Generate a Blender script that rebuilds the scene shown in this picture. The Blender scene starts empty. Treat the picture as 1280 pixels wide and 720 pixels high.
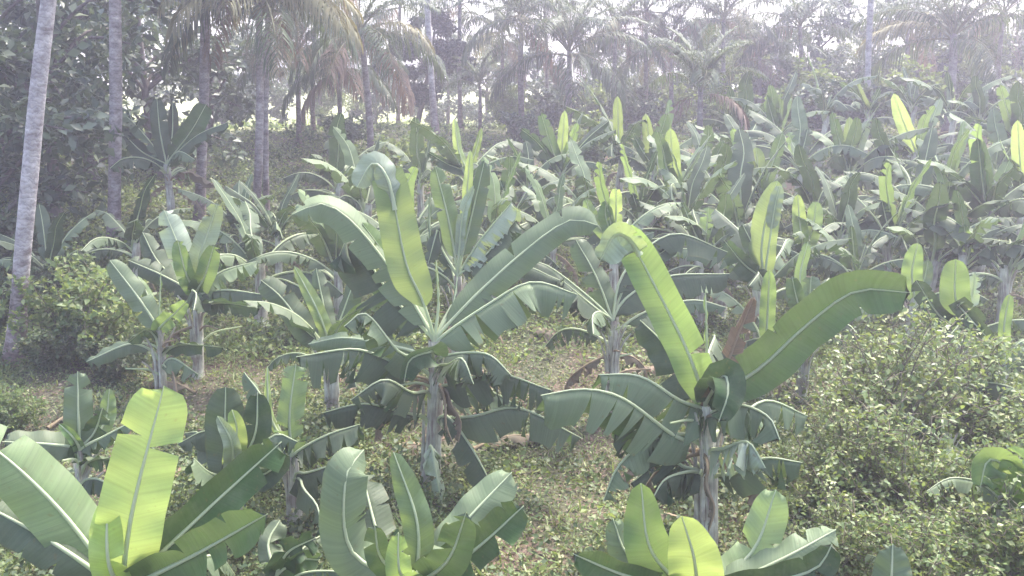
import bpy, math, random
import numpy as np
from mathutils import Vector
R = math.radians
sc = bpy.context.scene

# ------------------------------------------------------------------ camera, sky, sun, exposure
CAM_H, PITCH, FPX = 6.0, R(13.7), 1108.5
cam_d = bpy.data.cameras.new('camera'); cam = bpy.data.objects.new('camera', cam_d)
sc.collection.objects.link(cam); sc.camera = cam
cam.location = (0, 0, CAM_H); cam.rotation_euler = (R(90) - PITCH, 0, 0)
cam_d.sensor_width = 36; cam_d.lens = 36 * FPX / 1280; cam_d.clip_end = 2000
SUN_EL, SUN_AZ = R(62), R(38)            # high, behind the trees and a little to the right
world = bpy.data.worlds.new('World'); sc.world = world; world.use_nodes = True
wn = world.node_tree.nodes; wl = world.node_tree.links
sky = wn.new('ShaderNodeTexSky'); sky.sky_type = 'NISHITA'; sky.sun_disc = False
sky.sun_elevation = SUN_EL; sky.sun_rotation = SUN_AZ
sky.air_density = 1.0; sky.dust_density = 4.0; sky.ozone_density = 2.0
wl.new(sky.outputs[0], wn['Background'].inputs[0]); wn['Background'].inputs[1].default_value = 0.15
sun_d = bpy.data.lights.new('sun', 'SUN'); sun_d.energy = 2.1; sun_d.angle = R(14); sun_d.color = (1.0, .95, .86)
sun = bpy.data.objects.new('sun', sun_d); sc.collection.objects.link(sun)
sv = Vector((math.sin(SUN_AZ) * math.cos(SUN_EL), math.cos(SUN_AZ) * math.cos(SUN_EL), math.sin(SUN_EL)))
sun.rotation_euler = sv.to_track_quat('Z', 'Y').to_euler()
sc.view_settings.view_transform = 'Standard'; sc.view_settings.look = 'None'
sc.view_settings.gamma = 1; sc.view_settings.exposure = 2.02
HAZE = 0.0043; HAZE_COL = (.91, .85, 1.0)
try:
    sc.cycles.max_bounces = 6; sc.cycles.volume_bounces = 3; sc.cycles.transparent_max_bounces = 4
    sc.cycles.use_denoising = True
except Exception: pass

# ------------------------------------------------------------------ helpers
col = sc.collection
rnd = random.Random(7)
def sstep(a, b, x):
    t = np.clip((np.asarray(x, float) - a) / (b - a), 0, 1); return t * t * (3 - 2 * t)
def gz(x, y):
    """height of the ground: nearly level in front, rising gently to the back"""
    x = np.asarray(x, float); y = np.asarray(y, float)
    z = 3.3 * sstep(11, 46, y) - 1.2 * sstep(42, 60, y)
    z = z + .07 * np.sin(x * .9 + 1) * np.cos(y * .7) + .05 * np.sin(x * 2.3 + y * 1.7) + .03 * np.sin(x * 4.1 - y * 3.3)
    return z + .35 * sstep(3, 20, x) * sstep(16, 34, y)
def ray(px, py):
    dx = (px - 640) / FPX; dy = (360 - py) / FPX
    return np.array([dx, math.cos(PITCH) + dy * math.sin(PITCH), -math.sin(PITCH) + dy * math.cos(PITCH)])
def P(px, py, Y):
    """the point of the place seen at a given spot of the photograph, Y metres out"""
    d = ray(px, py); return np.array([0, 0, CAM_H]) + d * (Y / d[1])
def solveY(px, py, H):
    lo, hi = 3.0, 120.0
    for Y in np.arange(4.5, 130, .2):
        p = P(px, py, Y)
        if p[2] - gz(p[0], p[1]) <= H: return Y
    return 120.0
def nrm(v):
    v = np.asarray(v, float); return v / (np.linalg.norm(v, axis=-1, keepdims=True) + 1e-9)

def mesh_np(name, V, F, mats, UV=None, MI=None, smooth=True):
    """V (n,3), F (m,4) quads (a repeated last index makes a triangle)"""
    V = np.asarray(V, np.float32).reshape(-1, 3); F = np.asarray(F, np.int32).reshape(-1, 4)
    me = bpy.data.meshes.new(name)
    tri = F[:, 2] == F[:, 3]
    if not tri.any():
        me.vertices.add(len(V)); me.vertices.foreach_set('co', V.ravel())
        me.loops.add(F.size); me.loops.foreach_set('vertex_index', F.ravel())
        me.polygons.add(len(F)); me.polygons.foreach_set('loop_start', np.arange(0, F.size, 4, dtype=np.int32))
        fl = F.ravel()
    else:
        me.from_pydata(V.tolist(), [], [list(f[:3]) if t else list(f) for f, t in zip(F.tolist(), tri)])
        fl = np.array([i for f, t in zip(F.tolist(), tri) for i in (f[:3] if t else f)])
    for m in mats: me.materials.append(m)
    if MI is not None: me.polygons.foreach_set('material_index', np.asarray(MI, np.int32))
    if UV is not None:
        l = me.uv_layers.new(name='UVMap'); l.data.foreach_set('uv', np.asarray(UV, np.float32)[fl].ravel())
    if smooth: me.polygons.foreach_set('use_smooth', np.ones(len(F), bool))
    me.update(calc_edges=True); me.validate()
    return me
def add(name, me, parent=None, loc=None):
    o = bpy.data.objects.new(name, me); col.objects.link(o)
    if parent is not None: o.parent = parent
    if loc is not None: o.location = loc
    return o
def thing(name, label, cat, loc, group=None, rz=0.0):
    o = bpy.data.objects.new(name, None); col.objects.link(o); o.location = loc; o.rotation_euler = (0, 0, rz)
    o.empty_display_size = .3
    o['label'] = label; o['category'] = cat
    if group: o['group'] = group
    return o
def tube(pts, rad, sides=6, phase=0.0, ridge=None):
    """returns V, F, UV of a tube through pts"""
    pts = np.asarray(pts, float); n = len(pts); rad = np.broadcast_to(np.asarray(rad, float), (n,))
    T = nrm(np.gradient(pts, axis=0)); ref = np.array([1., 0, 0]) if abs(T[0][0]) < .8 else np.array([0, 1., 0])
    A = np.zeros((n, 3)); a = nrm(np.cross(T[0], ref))
    for i in range(n):
        a = nrm(a - T[i] * np.dot(a, T[i])); A[i] = a
    B = np.cross(T, A)
    th = np.linspace(0, 2 * math.pi, sides, endpoint=False) + phase
    rr = rad[:, None] * np.ones((1, sides))
    if ridge is not None: rr = rr * ridge(np.linspace(0, 1, n)[:, None], th[None, :])
    V = pts[:, None] + rr[..., None] * (np.cos(th)[None, :, None] * A[:, None] + np.sin(th)[None, :, None] * B[:, None])
    L = np.r_[0, np.cumsum(np.linalg.norm(np.diff(pts, axis=0), axis=1))]
    UV = np.stack([np.repeat(L[:, None], sides, 1), np.repeat(th[None] / 6.283, n, 0)], -1).reshape(-1, 2)
    F = []
    for i in range(n - 1):
        for k in range(sides):
            k2 = (k + 1) % sides
            F.append((i * sides + k, i * sides + k2, (i + 1) * sides + k2, (i + 1) * sides + k))
    return V.reshape(-1, 3), np.array(F), UV
def merge(parts):
    Vs, Fs, Us, o = [], [], [], 0
    for V, F, U in parts:
        Vs.append(V); Fs.append(np.asarray(F) + o); Us.append(U); o += len(V)
    return np.concatenate(Vs), np.concatenate(Fs), np.concatenate(Us)
def spline(pts, n=40):
    """Catmull-Rom through the points, even spacing"""
    p = np.asarray(pts, float)
    if len(p) == 2: return p[0] + (p[1] - p[0]) * np.linspace(0, 1, n)[:, None]
    q = np.vstack([2 * p[0] - p[1], p, 2 * p[-1] - p[-2]]); out = []
    for i in range(len(p) - 1):
        a, b, c, d = q[i:i + 4]; t = np.linspace(0, 1, 24, endpoint=False)[:, None]
        out.append(.5 * (2 * b + (c - a) * t + (2 * a - 5 * b + 4 * c - d) * t ** 2 + (3 * b - a - 3 * c + d) * t ** 3))
    c = np.vstack(out + [p[-1:]]); s = np.r_[0, np.cumsum(np.linalg.norm(np.diff(c, axis=0), axis=1))]
    return np.stack([np.interp(np.linspace(0, s[-1], n), s, c[:, k]) for k in range(3)], 1)

# ------------------------------------------------------------------ materials
def mat(name):
    m = bpy.data.materials.new(name); m.use_nodes = True
    nt = m.node_tree; nt.nodes.clear(); return m, nt, nt.nodes, nt.links
def N(ns, t, **kw):
    n = ns.new(t)
    for k, v in kw.items(): setattr(n, k, v)
    return n
def ramp(ns, stops):
    r = ns.new('ShaderNodeValToRGB'); e = r.color_ramp.elements
    while len(e) < len(stops): e.new(.5)
    for i, (p, c) in enumerate(stops): e[i].position = p; e[i].color = (*c, 1)
    return r
def leaf_mat(name, top, under, trans, tfac=.35, rough=.5, edge=(.16, .12, .05), edge_amt=.35, dry=False):
    """banana leaf: side veins, colour drift, browned margins, light passing through; the under side is paler"""
    m, nt, ns, ln = mat(name)
    uv = N(ns, 'ShaderNodeUVMap'); sep = N(ns, 'ShaderNodeSeparateXYZ'); ln.new(uv.outputs[0], sep.inputs[0])
    oi = N(ns, 'ShaderNodeObjectInfo'); tc = N(ns, 'ShaderNodeTexCoord')
    geo = N(ns, 'ShaderNodeNewGeometry')
    # veins run out from the midrib: rings in u with a slight slant in v
    vm = N(ns, 'ShaderNodeMath', operation='ABSOLUTE'); ln.new(sep.outputs[1], vm.inputs[0])
    sl = N(ns, 'ShaderNodeMath', operation='MULTIPLY_ADD'); ln.new(vm.outputs[0], sl.inputs[0]); sl.inputs[1].default_value = -.06; ln.new(sep.outputs[0], sl.inputs[2])
    comb = N(ns, 'ShaderNodeCombineXYZ'); ln.new(sl.outputs[0], comb.inputs[0]); ln.new(oi.outputs['Random'], comb.inputs[1])
    n1 = N(ns, 'ShaderNodeTexNoise'); n1.inputs['Scale'].default_value = 38; n1.inputs['Detail'].default_value = 3; ln.new(comb.outputs[0], n1.inputs[0])
    nb = N(ns, 'ShaderNodeTexNoise'); nb.inputs['Scale'].default_value = 2.3; nb.inputs['Detail'].default_value = 4; ln.new(tc.outputs['Object'], nb.inputs[0])
    ct = ramp(ns, [(.3, [c * .72 for c in top]), (.7, [min(1, c * 1.22) for c in top])]); ln.new(nb.outputs[0], ct.inputs[0])
    mixb = N(ns, 'ShaderNodeMix', data_type='RGBA'); ln.new(geo.outputs['Backfacing'], mixb.inputs[0]); ln.new(ct.outputs[0], mixb.inputs[6]); mixb.inputs[7].default_value = (*under, 1)
    hv = N(ns, 'ShaderNodeHueSaturation')
    r1 = N(ns, 'ShaderNodeMapRange'); ln.new(oi.outputs['Random'], r1.inputs[0]); r1.inputs[3].default_value = .7; r1.inputs[4].default_value = 1.3
    r2 = N(ns, 'ShaderNodeMapRange'); ln.new(n1.outputs[0], r2.inputs[0]); r2.inputs[1].default_value = .3; r2.inputs[2].default_value = .7; r2.inputs[3].default_value = .88; r2.inputs[4].default_value = 1.1
    mu = N(ns, 'ShaderNodeMath', operation='MULTIPLY'); ln.new(r1.outputs[0], mu.inputs[0]); ln.new(r2.outputs[0], mu.inputs[1])
    ln.new(mu.outputs[0], hv.inputs['Value']); ln.new(mixb.outputs[2], hv.inputs['Color'])
    rh = N(ns, 'ShaderNodeMapRange'); ln.new(oi.outputs['Random'], rh.inputs[0]); rh.inputs[3].default_value = .515; rh.inputs[4].default_value = .485
    ln.new(rh.outputs[0], hv.inputs['Hue'])
    # browned margin
    ne = N(ns, 'ShaderNodeTexNoise'); ne.inputs['Scale'].default_value = 7; ne.inputs['Detail'].default_value = 5; ln.new(tc.outputs['Object'], ne.inputs[0])
    ad = N(ns, 'ShaderNodeMath', operation='MULTIPLY_ADD'); ln.new(ne.outputs[0], ad.inputs[0]); ad.inputs[1].default_value = .55; ln.new(vm.outputs[0], ad.inputs[2])
    re = N(ns, 'ShaderNodeMapRange'); ln.new(ad.outputs[0], re.inputs[0]); re.inputs[1].default_value = 1.22; re.inputs[2].default_value = 1.34; re.inputs[3].default_value = 0; re.inputs[4].default_value = edge_amt
    mixe = N(ns, 'ShaderNodeMix', data_type='RGBA'); ln.new(re.outputs[0], mixe.inputs[0]); ln.new(hv.outputs[0], mixe.inputs[6]); mixe.inputs[7].default_value = (*edge, 1)
    sn = N(ns, 'ShaderNodeTexNoise'); sn.inputs['Scale'].default_value = 16; sn.inputs['Detail'].default_value = 3; ln.new(tc.outputs['Object'], sn.inputs[0])
    sr = N(ns, 'ShaderNodeMapRange'); ln.new(sn.outputs[0], sr.inputs[0]); sr.inputs[1].default_value = .66; sr.inputs[2].default_value = .74; sr.inputs[4].default_value = .55
    mixs = N(ns, 'ShaderNodeMix', data_type='RGBA'); ln.new(sr.outputs[0], mixs.inputs[0]); ln.new(mixe.outputs[2], mixs.inputs[6]); mixs.inputs[7].default_value = (*edge, 1)
    dn = N(ns, 'ShaderNodeTexNoise'); dn.inputs['Scale'].default_value = 5; dn.inputs['Detail'].default_value = 6; dn.inputs['Roughness'].default_value = .7; ln.new(tc.outputs['Object'], dn.inputs[0])
    drr = N(ns, 'ShaderNodeMapRange'); ln.new(dn.outputs[0], drr.inputs[0]); drr.inputs[1].default_value = .42; drr.inputs[2].default_value = .68; drr.inputs[4].default_value = .30
    mixd = N(ns, 'ShaderNodeMix', data_type='RGBA'); ln.new(drr.outputs[0], mixd.inputs[0]); ln.new(mixs.outputs[2], mixd.inputs[6]); mixd.inputs[7].default_value = (.18, .20, .13, 1)
    mixe = mixd
    bp = N(ns, 'ShaderNodeBump'); bp.inputs['Strength'].default_value = .45; bp.inputs['Distance'].default_value = .01; ln.new(n1.outputs[0], bp.inputs['Height'])
    pb = N(ns, 'ShaderNodeBsdfPrincipled'); ln.new(mixe.outputs[2], pb.inputs['Base Color']); pb.inputs['Roughness'].default_value = rough
    pb.inputs['Specular IOR Level'].default_value = .2; ln.new(bp.outputs[0], pb.inputs['Normal'])
    tr = N(ns, 'ShaderNodeBsdfTranslucent'); 
    tm = N(ns, 'ShaderNodeMix', data_type='RGBA', blend_type='MULTIPLY'); tm.inputs[0].default_value = 1; tm.inputs[6].default_value = (*trans, 1)
    gr = N(ns, 'ShaderNodeCombineColor'); [ln.new(mu.outputs[0], gr.inputs[i]) for i in range(3)]; ln.new(gr.outputs[0], tm.inputs[7])
    ln.new(tm.outputs[2], tr.inputs[0])
    ms = N(ns, 'ShaderNodeMixShader'); ms.inputs[0].default_value = tfac; ln.new(pb.outputs[0], ms.inputs[1]); ln.new(tr.outputs[0], ms.inputs[2])
    out = N(ns, 'ShaderNodeOutputMaterial'); ln.new(ms.outputs[0], out.inputs[0]); return m
def small_leaf_mat(name, c1, c2, trans, tfac=.35, rough=.5, c3=None):
    """small leaves: every leaf its own shade between c1 and c2 (a few c3)"""
    m, nt, ns, ln = mat(name); geo = N(ns, 'ShaderNodeNewGeometry')
    st = [(.0, c1), (.75, c2)] + ([(.92, c3)] if c3 else [])
    r = ramp(ns, st); ln.new(geo.outputs['Random Per Island'], r.inputs[0])
    pb = N(ns, 'ShaderNodeBsdfPrincipled'); ln.new(r.outputs[0], pb.inputs['Base Color']); pb.inputs['Roughness'].default_value = rough
    tr = N(ns, 'ShaderNodeBsdfTranslucent'); tr.inputs[0].default_value = (*trans, 1)
    ms = N(ns, 'ShaderNodeMixShader'); ms.inputs[0].default_value = tfac; ln.new(pb.outputs[0], ms.inputs[1]); ln.new(tr.outputs[0], ms.inputs[2])
    out = N(ns, 'ShaderNodeOutputMaterial'); ln.new(ms.outputs[0], out.inputs[0]); return m
def bark_mat(name, c1, c2, ring=0, scale=6, c3=None):
    m, nt, ns, ln = mat(name); tc = N(ns, 'ShaderNodeTexCoord'); uv = N(ns, 'ShaderNodeUVMap')
    n = N(ns, 'ShaderNodeTexNoise'); n.inputs['Scale'].default_value = scale; n.inputs['Detail'].default_value = 6; n.inputs['Roughness'].default_value = .65
    mp = N(ns, 'ShaderNodeMapping'); mp.inputs['Scale'].default_value = (1, 1, .35 if not ring else 1.6); ln.new(tc.outputs['Object'], mp.inputs[0]); ln.new(mp.outputs[0], n.inputs[0])
    r = ramp(ns, [(.32, c1), (.62, c2)] + ([(.75, c3)] if c3 else [])); ln.new(n.outputs[0], r.inputs[0])
    pb = N(ns, 'ShaderNodeBsdfPrincipled'); pb.inputs['Roughness'].default_value = .85
    bp = N(ns, 'ShaderNodeBump'); bp.inputs['Strength'].default_value = .4; bp.inputs['Distance'].default_value = .02
    if ring:
        w = N(ns, 'ShaderNodeTexWave', bands_direction='X'); w.inputs['Scale'].default_value = ring; w.inputs['Distortion'].default_value = 9; w.inputs['Detail'].default_value = 4; w.inputs['Detail Scale'].default_value = 2.5
        ln.new(uv.outputs[0], w.inputs[0])
        r2 = ramp(ns, [(.0, (.45, .42, .42)), (.3, (1, 1, 1))]); ln.new(w.outputs[1], r2.inputs[0])
        mx = N(ns, 'ShaderNodeMix', data_type='RGBA', blend_type='MULTIPLY'); mx.inputs[0].default_value = .45; ln.new(r.outputs[0], mx.inputs[6]); ln.new(r2.outputs[0], mx.inputs[7])
        su = N(ns, 'ShaderNodeSeparateXYZ'); ln.new(uv.outputs[0], su.inputs[0]); sm = N(ns, 'ShaderNodeMapRange'); ln.new(su.outputs[0], sm.inputs[0]); sm.inputs[1].default_value = 0; sm.inputs[2].default_value = 4.5
        nz = N(ns, 'ShaderNodeMath', operation='MULTIPLY_ADD'); ln.new(n.outputs[0], nz.inputs[0]); nz.inputs[1].default_value = .8; ln.new(sm.outputs[0], nz.inputs[2])
        r3 = ramp(ns, [(.35, (.50, .38, .35)), (1.0, (1, 1, 1))]); ln.new(nz.outputs[0], r3.inputs[0])
        mx3 = N(ns, 'ShaderNodeMix', data_type='RGBA', blend_type='MULTIPLY'); mx3.inputs[0].default_value = 1; ln.new(mx.outputs[2], mx3.inputs[6]); ln.new(r3.outputs[0], mx3.inputs[7]); mx = mx3
        ln.new(mx.outputs[2], pb.inputs['Base Color']); ln.new(w.outputs[1], bp.inputs['Height'])
    else:
        ln.new(r.outputs[0], pb.inputs['Base Color']); ln.new(n.outputs[0], bp.inputs['Height'])
    ln.new(bp.outputs[0], pb.inputs['Normal'])
    out = N(ns, 'ShaderNodeOutputMaterial'); ln.new(pb.outputs[0], out.inputs[0]); return m

M = {}
M['green'] = leaf_mat('banana_green', (.070, .130, .042), (.15, .20, .115), (.15, .22, .07), .2)
M['dark'] = leaf_mat('banana_dark', (.040, .078, .034), (.10, .13, .078), (.11, .18, .06), .18)
M['fresh'] = leaf_mat('banana_fresh', (.13, .22, .08), (.20, .27, .14), (.32, .44, .11), .33, edge_amt=.1)
M['young'] = leaf_mat('banana_young', (.22, .34, .11), (.28, .37, .16), (.47, .57, .15), .38, edge_amt=.08)
M['pale'] = leaf_mat('banana_pale_under', (.34, .40, .30), (.38, .44, .34), (.40, .50, .15), .25, edge_amt=.1)
M['dry'] = leaf_mat('banana_dry', (.24, .175, .12), (.28, .22, .16), (.20, .14, .08), .2, rough=.85, edge=(.10, .06, .04), edge_amt=.7)
M['rib'] = small_leaf_mat('banana_midrib', (.50, .56, .34), (.60, .66, .44), (.60, .70, .35), .35, .5)
M['ribdry'] = bark_mat('dry_midrib', (.20, .14, .08), (.32, .25, .16), scale=5)
M['stem'] = bark_mat('banana_stem', (.20, .16, .13), (.50, .50, .38), scale=9, c3=(.64, .62, .52))
def stem_mat():
    m, nt, ns, ln = mat('banana_stem_streaked'); uv = N(ns, 'ShaderNodeUVMap'); tc = N(ns, 'ShaderNodeTexCoord')
    mp = N(ns, 'ShaderNodeMapping'); mp.inputs['Scale'].default_value = (1.6, 16, 1); ln.new(uv.outputs[0], mp.inputs[0])
    n = N(ns, 'ShaderNodeTexNoise'); n.inputs['Scale'].default_value = 1.0; n.inputs['Detail'].default_value = 5; n.inputs['Roughness'].default_value = .7; ln.new(mp.outputs[0], n.inputs[0])
    r = ramp(ns, [(.26, (.12, .08, .07)), (.39, (.34, .28, .25)), (.48, (.54, .54, .44)), (.62, (.74, .74, .64))]); ln.new(n.outputs[0], r.inputs[0])
    n2 = N(ns, 'ShaderNodeTexNoise'); n2.inputs['Scale'].default_value = 3.5; n2.inputs['Detail'].default_value = 4; ln.new(tc.outputs['Object'], n2.inputs[0])
    r2 = ramp(ns, [(.35, (.50, .42, .42)), (.6, (1, 1, 1))]); ln.new(n2.outputs[0], r2.inputs[0])
    mx = N(ns, 'ShaderNodeMix', data_type='RGBA', blend_type='MULTIPLY'); mx.inputs[0].default_value = 1; ln.new(r.outputs[0], mx.inputs[6]); ln.new(r2.outputs[0], mx.inputs[7])
    bp = N(ns, 'ShaderNodeBump'); bp.inputs['Strength'].default_value = .6; bp.inputs['Distance'].default_value = .02; ln.new(n.outputs[0], bp.inputs['Height'])
    pb = N(ns, 'ShaderNodeBsdfPrincipled'); pb.inputs['Roughness'].default_value = .6; ln.new(mx.outputs[2], pb.inputs['Base Color']); ln.new(bp.outputs[0], pb.inputs['Normal'])
    out = N(ns, 'ShaderNodeOutputMaterial'); ln.new(pb.outputs[0], out.inputs[0]); return m
M['stem'] = stem_mat()
M['palmleaf'] = small_leaf_mat('palm_leaflets', (.035, .062, .035), (.085, .12, .06), (.15, .2, .06), .25, .6)
M['palmyoung'] = small_leaf_mat('palm_leaflets_yellowed', (.13, .14, .06), (.28, .26, .14), (.32, .28, .12), .3, .6)
M['palmdry'] = small_leaf_mat('palm_leaflets_dry', (.17, .12, .09), (.29, .21, .16), (.24, .16, .10), .25, .8)
M['rachis'] = bark_mat('palm_rachis', (.15, .15, .08), (.26, .25, .15), scale=3)
M['palmbark'] = bark_mat('coconut_bark', (.15, .12, .12), (.40, .35, .34), ring=3.2, scale=3.5, c3=(.58, .53, .50))
M['palmbark_white'] = bark_mat('coconut_bark_lichen', (.22, .18, .18), (.56, .51, .50), ring=3.0, scale=3.5, c3=(.74, .70, .68))
M['bark'] = bark_mat('tree_bark', (.07, .055, .05), (.20, .165, .15), scale=9)
M['treeleaf'] = small_leaf_mat('broad_tree_leaves', (.035, .06, .04), (.13, .17, .10), (.12, .17, .05), .22, .35, (.24, .28, .18))
M['treeleaf2'] = small_leaf_mat('airy_tree_leaves', (.05, .085, .03), (.15, .20, .07), (.26, .32, .07), .35, .5, (.26, .28, .12))
M['darkleaf'] = small_leaf_mat('dense_tree_leaves', (.014, .026, .024), (.035, .058, .038), (.05, .08, .02), .12, .45)
M['shrubleaf'] = small_leaf_mat('shrub_leaves', (.06, .10, .035), (.17, .24, .075), (.28, .34, .08), .33, .4, (.42, .45, .2))
M['bushleaf'] = small_leaf_mat('bush_leaves_light', (.085, .14, .05), (.18, .25, .085), (.32, .40, .09), .35, .5, (.34, .36, .16))
M['weed'] = small_leaf_mat('weed_leaves', (.06, .10, .035), (.19, .25, .095), (.25, .26, .07), .3, .6, (.36, .36, .20))
M['weeddark'] = small_leaf_mat('weed_leaves_dark', (.035, .06, .025), (.10, .15, .06), (.12, .16, .04), .25, .55, (.18, .19, .09))
M['litter'] = small_leaf_mat('leaf_litter', (.13, .08, .06), (.26, .18, .14), (.2, .1, .05), .1, .9, (.40, .32, .25))
M['twig'] = bark_mat('twig_bark', (.10, .085, .06), (.22, .19, .13), scale=14)

# ------------------------------------------------------------------ ground
def build_ground():
    xs = np.r_[np.linspace(-300, -42, 14), np.linspace(-40, 40, 161), np.linspace(42, 300, 14)]
    ys = np.r_[np.linspace(-60, 0, 12), np.linspace(1, 60, 170), np.linspace(62, 300, 30)]
    X, Y = np.meshgrid(xs, ys); Z = gz(X, Y); nx, ny = len(xs), len(ys)
    V = np.stack([X, Y, Z], -1).reshape(-1, 3); i, j = np.meshgrid(np.arange(nx - 1), np.arange(ny - 1)); a = (j * nx + i).ravel()
    F = np.stack([a, a + 1, a + nx + 1, a + nx], 1)
    m, nt, ns, ln = mat('soil_and_grass'); geo = N(ns, 'ShaderNodeNewGeometry')
    n1 = N(ns, 'ShaderNodeTexNoise'); n1.inputs['Scale'].default_value = .55; n1.inputs['Detail'].default_value = 5; ln.new(geo.outputs[0], n1.inputs[0])
    n2 = N(ns, 'ShaderNodeTexNoise'); n2.inputs['Scale'].default_value = 14; n2.inputs['Detail'].default_value = 6; ln.new(geo.outputs[0], n2.inputs[0])
    r1 = ramp(ns, [(.34, (.15, .105, .085)), (.48, (.11, .10, .065)), (.6, (.075, .09, .045))]); ln.new(n1.outputs[0], r1.inputs[0])
    r2 = ramp(ns, [(.3, (.45, .42, .4)), (.7, (1.3, 1.25, 1.2))]); ln.new(n2.outputs[0], r2.inputs[0])
    mx = N(ns, 'ShaderNodeMix', data_type='RGBA', blend_type='MULTIPLY'); mx.inputs[0].default_value = 1; ln.new(r1.outputs[0], mx.inputs[6]); ln.new(r2.outputs[0], mx.inputs[7])
    # the open field behind the palms is dry pale grass
    sp = N(ns, 'ShaderNodeSeparateXYZ'); ln.new(geo.outputs[0], sp.inputs[0])
    mr = N(ns, 'ShaderNodeMapRange'); ln.new(sp.outputs[1], mr.inputs[0]); mr.inputs[1].default_value = 40; mr.inputs[2].default_value = 47
    mf = N(ns, 'ShaderNodeMix', data_type='RGBA'); ln.new(mr.outputs[0], mf.inputs[0]); ln.new(mx.outputs[2], mf.inputs[6]); mf.inputs[7].default_value = (.42, .44, .20, 1)
    bp = N(ns, 'ShaderNodeBump'); bp.inputs['Distance'].default_value = .06; ln.new(n2.outputs[0], bp.inputs['Height'])
    pb = N(ns, 'ShaderNodeBsdfPrincipled'); pb.inputs['Roughness'].default_value = .95; ln.new(mf.outputs[2], pb.inputs['Base Color']); ln.new(bp.outputs[0], pb.inputs['Normal'])
    out = N(ns, 'ShaderNodeOutputMaterial'); ln.new(pb.outputs[0], out.inputs[0])
    o = add('ground', mesh_np('ground', V, F, [m])); o['kind'] = 'structure'
build_ground()

# ------------------------------------------------------------------ small-leaf cloud: many little folded leaves in one mesh
def leaf_cloud(C, size, rng, nrmdir=None, up=.35, asp=.42, fold=.25, dirs=None):
    """C (n,3) leaf bases; each leaf is two quads folded on the midrib"""
    n = len(C); size = np.broadcast_to(size, (n,)) * rng.uniform(.65, 1.3, n)
    d = rng.normal(size=(n, 3)) if dirs is None else dirs + .55 * rng.normal(size=(n, 3))
    d[:, 2] = d[:, 2] * .7 + up * (1 if dirs is None else 0) * rng.uniform(-.6, 1, n); d = nrm(d)
    s = nrm(np.cross(d, np.array([0, 0, 1.]) + .6 * rng.normal(size=(n, 3)))); u = np.cross(s, d)
    L = size[:, None]; a = C; b = C + d * L * .55 - u * L * .02; t = C + d * L - u * L * .15
    l = C + d * L * .48 + s * L * asp + u * L * fold * asp; r = C + d * L * .48 - s * L * asp + u * L * fold * asp
    V = np.stack([a, l, t, r, b], 1).reshape(-1, 3); k = np.arange(n)[:, None] * 5
    F = np.concatenate([k + np.array([[0, 4, 2, 1]]), k + np.array([[0, 3, 2, 4]])], 0)
    return V, F

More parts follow.
